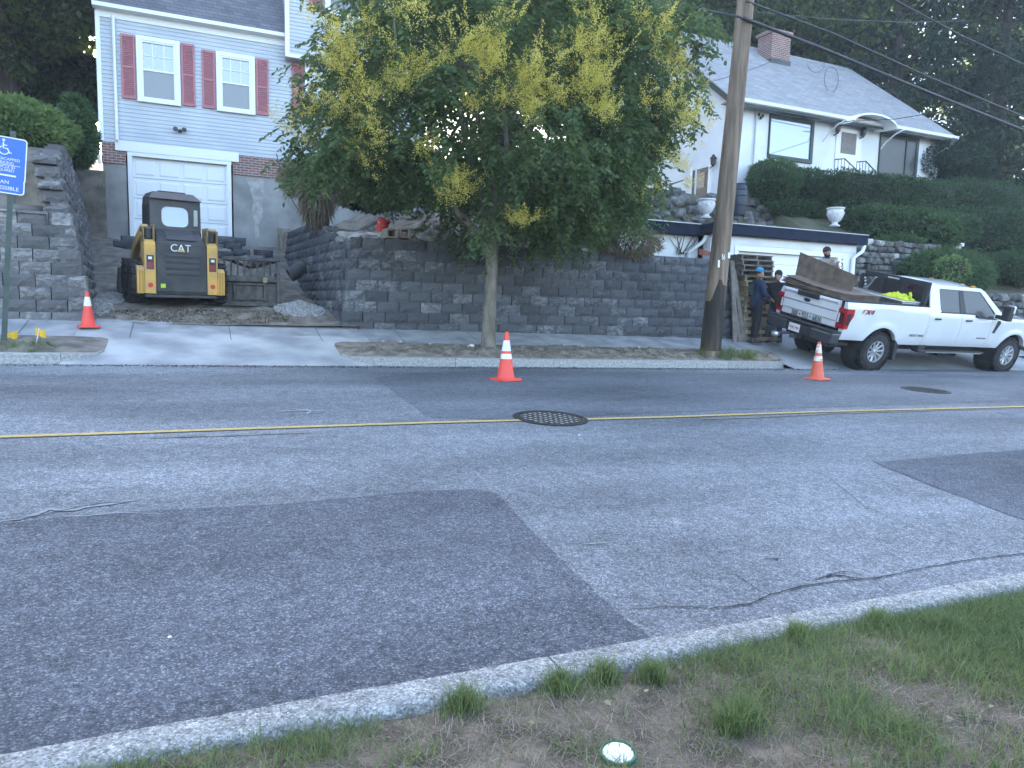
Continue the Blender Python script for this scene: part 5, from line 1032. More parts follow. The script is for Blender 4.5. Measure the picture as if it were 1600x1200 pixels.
# spare attachment standing on the dirt to the right of the loader
aY = 15.35; a0, a1 = P(346, 470, aY), P(438, 472, aY); az = lerp(aY, T_drv); ah = P(390, 402, aY).z - az
AT = thing('grapple_attachment', ((a0.x + a1.x) / 2, aY, az), 'rusty black barred bucket attachment standing beside the skid steer', 'attachment'); ATp = lambda nm, x0, x1, y0, y1, z0, z1, m=M_steel, bv=.008: B(nm, m, AT, a0.x + x0, a0.x + x1, aY + y0, aY + y1, az + z0, az + z1, bv)
aw = a1.x - a0.x
ATp('back_plate', 0.04, aw - .04, .10, .14, .04, ah * .50); ATp('top_beam', 0, aw, .0, .12, ah * .93, ah); ATp('middle_beam', 0, aw, -.03, .14, ah * .50, ah * .62); ATp('lower_edge', .0, aw, -.06, .16, 0.0, .07)
for i in range(9): x = .05 + i * (aw - .13) / 8; ATp('bar', x, x + .035, .02, .06, ah * .625, ah * .928)
for x in (0, aw - .07): ATp('side_plate', x, x + .07, -.05, .5, .0, ah * .7)
ATp('coupler_frame', aw * .20, aw * .76, .02, .095, ah * .12, ah * .16); ATp('coupler_frame', aw * .20, aw * .76, .02, .095, ah * .43, ah * .47); ATp('coupler_frame', aw * .20, aw * .24, .02, .093, ah * .165, ah * .425); ATp('coupler_frame', aw * .72, aw * .76, .02, .093, ah * .165, ah * .425)
MB().tube([(a0.x + .06, aY + .12, az + ah * .97), (a0.x + aw * .5, aY + .3, az + ah * .8), (a0.x + aw - .05, aY + .2, az + ah * .95)], .03, 8).build('hydraulic_hose', M_rub, AT); ATp('hose_coupling', aw * .70, aw * .78, -.06, .0, ah * .48, ah * .60, mat('brass', (.22, .19, .09), None, rough=.5))
ATp('floor_plate', .02, aw - .02, .16, .75, .02, .05); ATp('rear_grille', .02, aw - .02, .66, .70, .05, ah * .55, M_steel)
# loose blocks in front of the garage step
for i, (px, py, Y, rz) in enumerate([(365, 383, 21.0, .1), (352, 396, 20.2, -.1), (378, 392, 20.4, .2), (415, 394, 20, .3), (400, 402, 19.4, -.2), (352, 372, 21.6, 0), (205, 372, 21.3, .2), (190, 380, 20.6, -.3), (372, 374, 21.7, .05)]):
    p = P(px, py, Y); o = new('loose_block', BMA[i % 8]); o.location = (p.x, Y, max(lerp(Y, T_drv) - .03, p.z - .15)); o.rotation_euler = (0, 0, rz); tag(o, 'loose charcoal wall block lying at the foot of the garage', 'block', 'loose blocks by the garage')
pit = MB().tube([P(452, 430, 15.9), P(462, 425, 15.9), P(470, 418, 16.1)], [.16, .15, .15], 14, caps=False).build('drain_pipe', M_mblk, smooth=40); tag(pit, 'short black corrugated pipe leaning on the return wall', 'pipe')

# ================================================================== PEOPLE
def skin(verts, edges, rad, sub=2):
    me = bpy.data.meshes.new('sk'); me.from_pydata(verts, edges, []); o = bpy.data.objects.new('sk', me); COL.objects.link(o)
    m = o.modifiers.new('s', 'SKIN'); m.use_smooth_shade = True; o.modifiers.new('d', 'SUBSURF').levels = sub
    for i, v in enumerate(me.skin_vertices[0].data): v.radius = (rad[i], rad[i]) if not isinstance(rad[i], tuple) else rad[i]; v.use_root = i == 0
    dg = bpy.context.evaluated_depsgraph_get(); r = bpy.data.meshes.new_from_object(o.evaluated_get(dg)); bpy.data.objects.remove(o); return r
M_skin = mat('skin', (.36, .20, .13), None, rough=.55); M_hair = mat('hair_dark', (.012, .010, .009), None, rough=.8)
def person(name, label, M4, arms, knees, top, pants, shoes, hat=None, hatm=None, beard=False, headturn=0., extra=None):
    T = thing(name, (0, 0, 0), label, 'person', None, world=False); T.matrix_world = M4
    V, E_, R = [], [], []
    def v(p, r, par=None):
        V.append(tuple(p)); R.append(r)
        if par is not None: E_.append((par, len(V) - 1))
        return len(V) - 1
    pel = v((0, 0, .96), .115); sp_ = v((0, .01, 1.12), .11, pel); ch = v((0, 0, 1.32), .125, sp_); nk = v((0, .0, 1.46), .055, ch); hb = v((0, .015, 1.53), .055, nk)
    for s, (el, wr) in zip((-1, 1), arms):
        sh = v((s * .165, 0, 1.40), .06, ch); el = Vector(el); wr = Vector(wr); e = v(el, .043, sh); w = v(wr, .030, e); d = (wr - el).normalized(); side_ = Vector((1, 0, 0)) if abs(d.x) < .8 else Vector((0, 0, 1)); lat = (side_ - d * side_.dot(d)).normalized(); nn = d.cross(lat)
        pm = v(wr + d * .06, .028, w)
        for k in range(4):
            b0 = wr + d * .095 + lat * (.026 * (k - 1.5)); f1 = v(b0, .011, pm); f2 = v(b0 + d * (.035 - .004 * abs(k - 1.5)) + nn * .012, .0095, f1); v(b0 + d * (.055 - .006 * abs(k - 1.5)) + nn * .035, .008, f2)
        th = v(wr + d * .035 - lat * s * .04, .012, w); v(wr + d * .07 - lat * s * .055 + nn * .015, .009, th)
    for s, (kn, an) in zip((-1, 1), knees):
        hp = v((s * .09, 0, .90), .085, pel); k = v(kn, .055, hp); a = v(an, .042, k); v((an[0] + s * .015, an[1] + .12, an[2] - .04), .035, a)
    me = skin(V, E_, R); bm = bmesh.new(); bm.from_mesh(me)
    def blob(c, r, rot=None, seg=16):
        q = bmesh.ops.create_uvsphere(bm, u_segments=seg, v_segments=10, radius=1); 
        for w in q['verts']:
            co = Vector((w.co.x * r[0], w.co.y * r[1], w.co.z * r[2])); w.co = HM @ (Vector(c) + co)
    HM = Matrix.Translation((0, .02, 1.50)) @ Matrix.Rotation(headturn, 4, 'Z')
    blob((0, .0, .13), (.078, .098, .118)); blob((0, .045, .065), (.056, .058, .062)); blob((0, .105, .10), (.014, .022, .028), seg=8); blob((0, .088, .055), (.026, .014, .012), seg=8)
    for s in (-1, 1): blob((s * .08, -.005, .11), (.012, .02, .03), seg=8)
    bm.to_mesh(me); bm.free(); me.materials.clear(); me.materials.append(M_skin); me.shade_smooth(); body = new('body', me, T)
    def ell(nm, m, parts, par=T):
        mb = MB()
        for c0, r in parts:
            pr = [(math.sin(math.pi * i / 10), -math.cos(math.pi * i / 10)) for i in range(11)]; k0 = len(mb.v); mb.lathe([(max(a, .001), b) for a, b in pr], n=18, close=False)
            mb.v[k0:] = [tuple(HM @ Vector((c0[0] + a * r[0], c0[1] + b * r[1], c0[2] + cc_ * r[2]))) for a, b, cc_ in mb.v[k0:]]
        return mb.build(nm, m, par, smooth=0)
    ell('eye', M_hair, [((s * .032, .091, .135), (.011, .006, .006)) for s in (-1, 1)], body); ell('eyebrow', M_hair, [((s * .034, .090, .155), (.020, .008, .005)) for s in (-1, 1)], body)
    ell('hair', M_hair, [((0, -.018, .155), (.083, .092, .10))])
    if beard: ell('beard', M_hair, [((0, .048, .042), (.062, .062, .050)), ((.0, .02, .06), (.076, .07, .05))])
    if hat == 'cap':
        H = ell('cap', hatm, [((0, -.008, .175), (.09, .105, .085))]); mb = MB(); rr = [[tuple(HM @ Vector((x * .075, .075 + .10 * j / 4 * math.sqrt(max(0, 1 - (x * .9) ** 2)), .175 - .012 * j / 4 + .012 * (1 - x * x)))) for x in np.linspace(-1, 1, 9)] for j in range(5)]; mb.grid(rr); mb.build('brim', hatm, H, smooth=0)
    if hat == 'beanie': ell('beanie', hatm, [((0, -.012, .175), (.092, .108, .105))]); 
    # clothing: sweatshirt and trousers, looser copies of the limbs
    V2, E2, R2_ = [], [], []
    def v2(p, r, par=None):
        V2.append(tuple(p)); R2_.append(r)
        if par is not None: E2.append((par, len(V2) - 1))
        return len(V2) - 1
    a0_ = v2((0, 0, .80), .155); a = v2((0, 0, .92), .158, a0_); b = v2((0, .01, 1.10), .150, a); c0 = v2((0, 0, 1.33), .160, b); v2((0, .0, 1.47), .078, c0)
    for s, (el, wr) in zip((-1, 1), arms): h = v2((s * .175, 0, 1.39), .085, c0); e = v2(el, .064, h); v2(Vector(el).lerp(Vector(wr), .95), .046, e)
    m1 = skin(V2, E2, R2_); m1.materials.clear(); m1.materials.append(top); m1.shade_smooth(); sw = new('sweatshirt', m1, T)
    V2, E2, R2_ = [], [], []; a0_ = v2((0, 0, 1.08), .12); a = v2((0, 0, .97), .146, a0_)
    for s, (kn, an) in zip((-1, 1), knees): h = v2((s * .095, 0, .86), .105, a); k = v2(kn, .076, h); v2((an[0], an[1], an[2] + .0), .068, k)
    m2 = skin(V2, E2, R2_); m2.materials.clear(); m2.materials.append(pants); m2.shade_smooth(); new('trousers', m2, T)
    for s, (kn, an) in zip((-1, 1), knees):
        x, y, z = an; MB().hexa([(x - .05, y - .09, z - .09), (x + .05, y - .09, z - .09), (x + .055, y + .19, z - .09), (x - .055, y + .19, z - .09)], [(x - .045, y - .08, z + .06), (x + .045, y - .08, z + .06), (x + .04, y + .15, z - .025), (x - .04, y + .15, z - .025)]).build('shoe', shoes, T, bevel=.025)
    if extra: extra(sw)
    return T
M_navys = mat('sweatshirt_navy', (.012, .022, .055), (.02, .032, .07), 6, .9); M_black = mat('cloth_black', (.011, .012, .014), (.02, .02, .022), 6, .9); M_jean = mat('jeans', (.03, .06, .13), (.06, .10, .19), 7, .9); M_greys = mat('sweatshirt_grey', (.17, .18, .19), (.22, .23, .24), 8, .9)
M_capb = mat('cap_blue', (.03, .22, .38), None, rough=.8); M_boot = mat('boots', (.05, .045, .04), None, rough=.8)
pa = P(1179, 539, 13.35); za = walk(pa.x, 13.35) + .02
def back_print(sw):
    mb = MB(); mb.prism([(-.12, -.172, 1.12), (.12, -.172, 1.12), (.12, -.172, 1.36), (-.12, -.172, 1.36)], (0, .002, 0)); mb.build('back_print', mat('print_green', (.10, .16, .10), (.012, .022, .055), 28, .9, lo=.42, hi=.52), sw)
person('person', 'worker in navy sweatshirt, black trousers and bright blue cap', Matrix.Translation((pa.x, pa.y, za)) @ Matrix.Rotation(math.radians(-104), 4, 'Z') @ Matrix.Scale(1.03, 4), [((-.24, .02, 1.14), (-.14, .24, 1.06)), ((.24, .04, 1.13), (.13, .25, 1.04))], [((-.11, .05, .50), (-.13, .02, .09)), ((.11, -.02, .50), (.14, -.10, .09))], M_navys, M_black, M_boot, 'cap', M_capb, headturn=.1, extra=back_print)
pq = P(1210, 533, 13.42); zq = walk(pq.x, 13.42) + .02
person('person', 'worker in black sweatshirt and blue jeans behind the tailgate', Matrix.Translation((pq.x, pq.y, zq)) @ Matrix.Rotation(math.radians(118), 4, 'Z') @ Matrix.Scale(1.0, 4), [((-.24, .0, 1.13), (-.20, .14, .90)), ((.25, .02, 1.13), (.20, .10, .90))], [((-.10, .04, .50), (-.12, .0, .09)), ((.10, .02, .50), (.15, .0, .09))], M_black, M_jean, M_boot, 'beanie', M_black)
ht = P(1291, 385, 12.35); fz_ = (TRM @ Vector((.38, .12, .935))).z; sc = (ht.z - fz_) / 1.775
sc = max(.9, min(1.06, sc))
person('person', 'bearded man in dark beanie and grey sweatshirt standing in the truck bed', Matrix.Translation((ht.x + .02, 12.35, ht.z - 1.775 * sc)) @ Matrix.Rotation(math.radians(168), 4, 'Z') @ Matrix.Scale(sc, 4), [((-.27, .12, 1.18), (-.20, .20, 1.30)), ((.27, .08, 1.16), (.06, .18, 1.34))], [((-.10, .06, .50), (-.12, .0, .09)), ((.10, .06, .50), (.13, .0, .09))], M_greys, M_black, M_boot, 'beanie', mat('beanie_brown', (.035, .025, .022), None, rough=.95), beard=True)

# ================================================================== PALLETS, PLANKS, SMALL YARD THINGS
def pallet(M4, m, label, grp):
    T = thing('pallet', (0, 0, 0), label, 'pallet', grp, world=False); T.matrix_world = M4
    for y in (-.45, 0, .45): B('stringer', m, T, -.55, .55, y - .02, y + .02, .018, .105)
    for i in range(7): x = -.55 + i * 1.0 / 6; B('deck_board', m, T, x, x + .095, -.5 + random.uniform(-.01, .01), .5 + random.uniform(-.01, .03), .106, .124)
    for x in (-.55, -.05, .45): B('bottom_board', m, T, x, x + .095, -.5, .5, 0, .0175)
px0 = P(1163, 520, 14.0).x; z = walk(px0, 14.0) - .02; k = 0
stack_top = P(1160, 394, 13.9).z
while z + .124 < stack_top:
    dark = z > P(1160, 436, 13.9).z
    pallet(Matrix.Translation((px0 + (.12 if not dark else -.06) + random.uniform(-.05, .05), 14.15, z)) @ Matrix.Rotation(math.radians(90 + random.uniform(-3, 3)), 4, 'Z'), M_pald if dark else M_pale, 'grey weathered pallet on the upper half of the tall stack' if dark else 'pale pine pallet in the lower half of the tall stack', 'upper grey pallets' if dark else 'lower pale pallets'); z += .126; k += 1
pallet(Matrix.Translation((P(1180, 505, 13.75).x, 13.72, walk(13, 13.5) + .55)) @ Matrix.Rotation(math.radians(76), 4, 'X') @ Matrix.Rotation(math.radians(90), 4, 'Z'), M_pale, 'pale pine pallet standing on edge against the stack behind the worker', None)
for i, (a, b2) in enumerate([((1150, 527), (1145, 408)), ((1164, 525), (1147, 420)), ((1158, 527), (1143, 440))]):
    A, Bq = P(*a, 13.42), P(*b2, 13.80); A.z = walk(A.x, 13.42) + .01; d = (Bq - A); w = Vector((.06, 0, 0)); t = Vector((0, .04, 0))
    o = MB().hexa([A - w, A + w, A + w + t, A - w + t], [Bq - w, Bq + w, Bq + w + t, Bq - w + t]).build('plank', M_pald); tag(o, ['longest grey plank leaning on the end of the block wall', 'grey plank leaning with its foot by the navy worker', 'short grey plank leaning behind two longer ones'][i], 'plank', 'leaning planks')
o = MB().hexa([P(1092, 388, 14.1), P(1120, 396, 14.1), P(1120, 402, 14.1), P(1092, 398, 14.1)], [P(1092, 388, 14.5), P(1120, 396, 14.5), P(1120, 402, 14.5), P(1092, 398, 14.5)]).build('timber_offcut', mat('red_timber', (.16, .05, .04), (.22, .10, .07), 8, .9)); tag(o, 'red-brown timber offcut lying on top of the block wall by the pole', 'timber')
def urn(px, py, Y, h, label):
    p = P(px, py, Y); T = thing('garden_urn', p, label, 'urn', 'white urns'); s = h / .5; M_u = mat('urn_white', (.70, .71, .72), (.55, .56, .57), 9, .8, .4, 40)
    MB().lathe([(.13 * s, 0), (.14 * s, .03 * s), (.08 * s, .06 * s), (.07 * s, .10 * s), (.15 * s, .17 * s), (.205 * s, .28 * s), (.215 * s, .40 * s), (.20 * s, .44 * s), (.235 * s, .47 * s), (.235 * s, .50 * s), (.19 * s, .50 * s), (.18 * s, .42 * s)], p, 24).build('bowl', M_u, T, smooth=40)
    for i in range(12): a = 2 * math.pi * i / 12; MB().lathe([(.001, -.03 * s), (.03 * s, 0), (.001, .03 * s)], (p.x + .212 * s * math.cos(a), p.y + .212 * s * math.sin(a), p.z + (.33 + .05 * (i % 2)) * s), 8).build('relief', M_u, T, smooth=0)
urn(1304, 354, GY + .35, .52, 'white carved urn standing on the garage roof edge'); urn(1103, 341, GY + .9, .5, 'white carved urn partly hidden behind the utility pole')
q = P(1152, 337, 17.2); BR_ = thing('rain_barrel', q, 'dark blue rain barrel beside the utility pole on the bank', 'barrel')
hb_ = P(1152, 288, 17.2).z - q.z; MB().lathe([(.20, 0), (.23, .1), (.26, hb_ * .5), (.25, hb_ * .85), (.22, hb_ * .97), (.25, hb_), (.18, hb_ + .02)], q, 22).build('barrel', mat('barrel_blue', (.018, .026, .045), None, rough=.5), BR_, smooth=40)
for t in (.3, .6, .8): MB().lathe([(.262, hb_ * t), (.275, hb_ * t + .02), (.262, hb_ * t + .04)], q, 22, close=False).build('hoop', MATS['barrel_blue'], BR_, smooth=40)
q = P(595, 362, 14.35); RB = thing('bucket', q, 'red plastic bucket tipped among the rubble on the wall top', 'bucket', rotz=0, world=False); RB.rotation_euler = (.25, .2, 0); MB().lathe([(.001, 0), (.10, 0), (.135, .24), (.142, .24), (.142, .26), (.128, .26), (.095, .02), (.001, .02)], n=20, close=False).build('pail', mat('bucket_red', (.58, .05, .04), None, rough=.45), RB, smooth=40); MB().tube([(.135, 0, .24), (.10, -.08, .17), (0, -.12, .14), (-.10, -.08, .17), (-.135, 0, .24)], .006, 6).build('handle', M_refl, RB)
def cinder(px, py, Y, rz, label):
    p = P(px, py, Y); T = thing('cinder_block', p, label, 'concrete block', 'hollow blocks on the wall', rz, world=False); m = mat('cinder_tan', (.23, .20, .165), (.32, .29, .25), 12, .95, .5, 50)
    MB().bb(-.10, -.065, 0, .39, 0, .19).bb(.065, .10, 0, .39, 0, .19).bb(-.065, .065, 0, .39, 0, .03).bb(-.065, .065, 0, .39, .16, .19).build('shell', m, T, bevel=.006)
cinder(612, 372, 13.95, .1, 'hollow tan concrete block standing beside the red bucket'); cinder(632, 372, 14.0, -.2, 'hollow tan concrete block standing right of its twin')
# irregular stones
def stone_mesh(seed, m):
    bm = bmesh.new(); bmesh.ops.create_icosphere(bm, subdivisions=2, radius=.5); r = random.Random(seed); o = Vector((r.uniform(0, 50), r.uniform(0, 50), 0))
    for w in bm.verts:
        n_ = w.co.normalized(); b = Vector([max(-.40, min(.40, c_)) for c_ in w.co * 1.15]); w.co = b * (1 + .28 * mnoise.noise(n_ * 1.3 + o) + .1 * mnoise.noise(n_ * 3.5 + o))
    me = bpy.data.meshes.new('stone'); bm.to_mesh(me); bm.free(); me.materials.append(m); me.shade_smooth(); me.set_sharp_from_angle(angle=math.radians(38)); return me
STN = [stone_mesh(i, M_stone) for i in range(7)]; STL = [stone_mesh(20 + i, M_stonel) for i in range(5)]
def stone_wall(label, x0, x1, Y, z0f, z1, rowh, seed):
    r = random.Random(seed); T = thing('stone_wall', ((x0 + x1) / 2, Y, z0f), label, 'wall'); z = z0f
    while z < z1:
        h = rowh * r.uniform(.8, 1.2); x = x0 + r.uniform(-.2, 0)
        while x < x1:
            w = h * r.uniform(1.0, 2.1); o = new('stone', r.choice(STN if r.random() < .9 else STL), T); o.location = Vector((x + w / 2, Y + r.uniform(-.04, .05), z + h / 2)) - ORG[T]; o.scale = (w * 1.16, .45, h * 1.18); o.rotation_euler = (r.uniform(-.1, .1), r.uniform(-.15, .15), r.uniform(-.1, .1) + (3.14 if r.random() < .5 else 0)); x += w
        z += h * .93
    B('mortar_core', M_dirtd, T, x0, x1, Y + .05, Y + .4, z0f - .2, z1 - .12)
stone_wall('grey fieldstone retaining wall right of the flat-roofed garage', 17.45, 21.2, 15.35, .7, 3.70, .215, 4)
stone_wall('low fieldstone wall along the pavement beyond the pickup', 20.9, 31, 13.9, .9, 2.2, .24, 9)
def scatter(name, label, cat, grp, spots, meshes, smin, smax, zf, flat_=.6):
    for (x, y) in spots:
        s = random.uniform(smin, smax); o = new(name, random.choice(meshes)); o.location = (x, y, zf(x, y) + s * .12); o.scale = (s * random.uniform(.8, 1.5), s, s * flat_); o.rotation_euler = (random.uniform(-.3, .3), random.uniform(-.3, .3), random.uniform(0, 6)); tag(o, label, cat, grp)
midz = lambda x, y: tz(T_mid, x, y) + .09 * fbm(x, y, 1.6, 5) * min(1, (y - 13.95) * 2 + .15)
scatter('rubble_stone', 'pale rubble stone on the dirt slope behind the block wall', 'stone', 'rubble behind the wall', [(P(px + random.uniform(-6, 6), py, Y).x, Y) for px, py, Y in [(548, 350, 14.9), (556, 355, 14.7), (563, 352, 15), (570, 349, 15.2), (578, 352, 14.8), (566, 362, 14.4), (556, 364, 14.35), (585, 358, 14.6), (590, 345, 15.3), (600, 342, 15.6), (545, 346, 15.2), (574, 344, 15.5), (640, 338, 15.8), (650, 345, 15.2), (662, 352, 14.8), (644, 332, 16), (655, 329, 16.4), (676, 358, 14.6), (690, 346, 15.3), (830, 352, 14.8), (850, 362, 14.4), (872, 356, 14.7), (905, 366, 14.3), (935, 358, 14.6), (955, 372, 14.2), (1005, 352, 14.6), (1015, 345, 14.8), (880, 340, 15.4), (800, 350, 15.0), (720, 362, 14.5)]], STL, .16, .42, midz, .55)
scatter('dirt_stone', 'small pale stone on the bare dirt strip by the kerb', 'stone', 'stones on the dirt strip', [(G(px, py).x, min(12.7, max(11.62, G(px, py).y))) for px, py in [(668, 557), (712, 560), (735, 563), (868, 551), (952, 546), (940, 550), (880, 562), (1015, 553), (1045, 548), (620, 556), (590, 553), (1172, 541), (1215, 566)]], STL, .05, .13, stripz, .5)
# rock garden bank behind the garage
RG = thing('rock_garden', (14.5, 18.6, 4.3), 'rocky bank planted with creepers under the white house', 'rock garden')
for i in range(70):
    x, y = random.uniform(12.3, 18.3), random.uniform(18.15, 19.3); s = random.uniform(.18, .5); o = new('stone', random.choice(STN)); o.parent = RG; o.location = Vector((x, y, lerp(y, T_gar) + .02)) - ORG[RG]; o.scale = (s * 1.3, s, s * .8); o.rotation_euler = (random.uniform(-.4, .4), random.uniform(-.4, .4), random.uniform(0, 6))
q = P(1489, 386, 16.0); ub = thing('stone_trough', q, 'small white stone planter on the grass terrace', 'planter'); MB().bb(q.x - .22, q.x + .22, q.y - .15, q.y + .15, q.z - .08, q.z + .02).build('pedestal', M_stonel, ub, bevel=.02); MB().bb(q.x - .28, q.x + .28, q.y - .2, q.y + .2, q.z + .021, q.z + .13).build('basin', M_white, ub, bevel=.02)
# gravel heaps and scattered crushed stone (uncountable)
def gravel(name, label, cx, cy_, rx, ry, h, n, zf, m=M_grav, s0=.012, s1=.035):
    a = rng.uniform(0, 2 * np.pi, n); q = np.sqrt(rng.uniform(0, 1, n)); x = cx + rx * q * np.cos(a); y = cy_ + ry * q * np.sin(a)
    z = np.array([zf(u, w) for u, w in zip(x, y)]) + h * np.maximum(0, 1 - q) + rng.uniform(0, .012, n)
    s = rng.uniform(s0, s1, n); base = np.array([[1, 0, -.3], [-.5, .85, -.3], [-.5, -.85, -.3], [0, 0, .9]]); v = np.empty((n, 4, 3)); d = rdir(n); t = unit(np.cross(d, rdir(n))); b = np.cross(d, t)
    for k in range(4): v[:, k] = np.stack([x, y, z], 1) + s[:, None] * (t * base[k, 0] + b * base[k, 1] + d * base[k, 2])
    f = (np.arange(n)[:, None, None] * 4 + np.array([[0, 1, 2], [0, 1, 3], [1, 2, 3], [0, 2, 3]])[None]).reshape(-1, 3)
    o = np_mesh(name, v.reshape(-1, 3), f, m); tag(o, label, 'gravel', None, 'stuff'); return o
dz_ = lambda x, y: lerp(y, T_drv)
gravel('gravel_heap', 'pale crushed stone heap at the foot of the return wall', 1.9, 15.0, .5, .75, .16, 4000, dz_); gravel('gravel_heap', 'pale crushed stone along the left driveway wall', -1.6, 15.6, .3, 1.5, .1, 3000, dz_); gravel('gravel_heap', 'stones strewn over the torn-up driveway edge', .3, 14.3, 1.9, .55, .02, 2600, dz_, M_dirt, .008, .03)
gravel('gravel_heap', 'white crushed stone spilled on the wall top by the bucket', P(560, 352, 14.6).x, 14.6, .45, .35, .10, 2500, midz); gravel('gravel_heap', 'white gravel strip by the dead shrub', P(600, 325, 16.8).x, 16.8, 1.3, .35, .1, 2500, midz)
gravel('gravel_scatter', 'fine grit over the bare dirt strip', 7.0, 12.15, 4.8, .55, .0, 4500, stripz, M_dirt, .005, .018); gravel('gravel_scatter', 'loose grit in the gutter along the far kerb', 5, 11.22, 8, .12, 0, 2500, lambda x, y: road(x, y) + .006, M_stone, .004, .014)

# ================================================================== VEGETATION
def limb(mb, a, b, r0, r1, bend=.12, n=5):
    a, b = Vector(a), Vector(b); L = (b - a).length; o = Vector(rng.normal(size=3)) * bend * L
    mb.tube([a.lerp(b, i / n) + o * math.sin(math.pi * i / n) for i in range(n + 1)], [r0 + (r1 - r0) * i / n for i in range(n + 1)], 8)
def clump_leaves(centres, rad, per, ln, wd, droop=.5, flat_=.8, outward=None):
    """leaves around clump centres; drooping sprays"""
    n = len(centres) * per; c0 = np.repeat(centres, per, 0); d = rdir(n); d[:, 2] *= flat_; q = rng.uniform(.15, 1, n) ** .6
    p = c0 + d * (np.repeat(rad, per) * q)[:, None]; dr = d * .7 + rdir(n) * .6
    if outward is not None: dr += np.repeat(outward, per, 0) * .5
    dr[:, 2] -= droop; return leaf_arrays(p, unit(dr), ln * rng.uniform(.7, 1.25, n), wd * rng.uniform(.7, 1.25, n))
# ---- street tree with drooping compound leaves and yellow blossom clusters
tb = P(763, 545, 12.3); tb.z = walk(tb.x, 12.3) + .05
ST = thing('street_tree', tb, 'flowering street tree with yellow blossom sprays on the dirt strip', 'tree')
cc0 = Vector((tb.x + .22, 12.45, 5.25)); rxx, ryy, rzz = 3.75, 3.1, 2.75
mb = MB(); fork = Vector((tb.x + .04, 12.35, 2.75))
mb.tube([tb - Vector((0, 0, .15)), tb + Vector((0, 0, .06)), tb + Vector((.0, 0, .5)), tb.lerp(fork, .6) + Vector((.02, 0, 0)), fork], [.20, .145, .118, .108, .115], 14)
tips = []
for i in range(7):
    a = 2 * math.pi * i / 7 + .3; e = Vector((cc0.x + 1.5 * math.cos(a), cc0.y + 1.3 * math.sin(a), 4.3 + 1.1 * (i % 3))); limb(mb, fork - Vector((0, 0, .1)), e, .075, .04)
    for k in range(4):
        e2_ = e + Vector((1.6 * math.cos(a + random.uniform(-.9, .9)), 1.4 * math.sin(a + random.uniform(-.9, .9)), random.uniform(-.7, 1.3))); limb(mb, e, e2_, .036, .012); tips.append(e2_)
mb.build('trunk', M_bark, ST, smooth=0)
nC = 720; d = rdir(nC); rr_ = rng.uniform(.42, 1.0, nC) ** .55; ctr = np.array(cc0) + d * rr_[:, None] * np.array([rxx, ryy, rzz])
wobv = np.array([1 + .22 * mnoise.noise(Vector(v) * 1.7 + Vector((3, 1, 8))) + .12 * mnoise.noise(Vector(v) * 4.1) for v in d]); ctr = np.array(cc0) + (ctr - np.array(cc0)) * wobv[:, None]
_up = np.clip((ctr[:, 2] - cc0.z) / rzz, 0, 1.2); ctr[:, 0] = cc0.x + .35 * _up + (ctr[:, 0] - cc0.x) * (1 - .36 * _up); ctr[:, 2] += .5 * _up
lim = np.where(ctr[:, 0] < tb.x - .5, 3.65, np.where(ctr[:, 0] < tb.x + 2.3, 2.85, 3.35)); low = ctr[:, 2] < lim; ctr[low, 2] = lim[low] + rng.uniform(0, .6, low.sum()); 
ok = ~((np.abs(ctr[:, 0] - tb.x) > 2.9) & (ctr[:, 2] < 3.0)); ctr = ctr[ok]; d = d[ok]
# compound leaf: rachis with paired leaflets, drooping from each clump
nl = 11; npc = len(ctr) * nl; base = np.repeat(ctr, nl, 0) + rng.normal(size=(npc, 3)) * .16; ax0 = np.repeat(d, nl, 0) * .55 + rdir(npc) * .75; ax0[:, 2] -= .45; ax0 = unit(ax0)
LP, LD_ = [], []
for k in range(6):
    t = (k + .5) / 6; ctrk = base + ax0 * (.36 * t) + np.array([0, 0, -.13]) * t * t
    for s in (-1, 1):
        sd_ = unit(np.cross(ax0, rdir(npc) * .35 + np.array([0, 0, 1.]))) * s; LP.append(ctrk); LD_.append(unit(sd_ * .9 + ax0 * .45 + np.array([0, 0, -.35])))
LP = np.concatenate(LP); LD_ = np.concatenate(LD_); v, f = leaf_arrays(LP, LD_, rng.uniform(.085, .14, len(LP)), rng.uniform(.042, .062, len(LP)))
o = np_mesh('crown', v, f, L_tree, ST)
def panicle(seed):
    """a loose head of five feathery spires"""
    r = np.random.default_rng(seed); P_, D_ = [], []
    for k in range(5):
        a = r.uniform(0, 6.28); ax_ = np.array([.75 * math.cos(a), .75 * math.sin(a), r.uniform(.5, 1.1)]); ax_ /= np.linalg.norm(ax_); L_ = r.uniform(.26, .46); o_ = r.normal(size=3) * .06; n = 46
        t = r.uniform(.12, 1, n); w = r.normal(size=(n, 3)) * (.045 * (1.15 - t))[:, None]; P_.append(o_ + ax_ * (t * L_)[:, None] + w); d_ = r.normal(size=(n, 3)) + ax_ * .6; D_.append(d_ / np.linalg.norm(d_, axis=1)[:, None])
    p = np.concatenate(P_); v, f = leaf_arrays(p, np.concatenate(D_), r.uniform(.02, .036, len(p)), r.uniform(.013, .022, len(p))); q_ = np_mesh('tmp', v, f, L_blos); me = q_.data; bpy.data.objects.remove(q_); return me
PAN = [panicle(i) for i in range(8)]
def pan_at(px, py, Y, s=1.):
    p = P(px, py, Y); o = new('blossom_cluster', random.choice(PAN), ST); o['kind'] = 'stuff'; o.location = p - ORG[ST]; o.scale = (s, s, s * random.uniform(.8, 1.2)); o.rotation_euler = (random.uniform(-.5, .5), random.uniform(-.5, .5), random.uniform(0, 6))
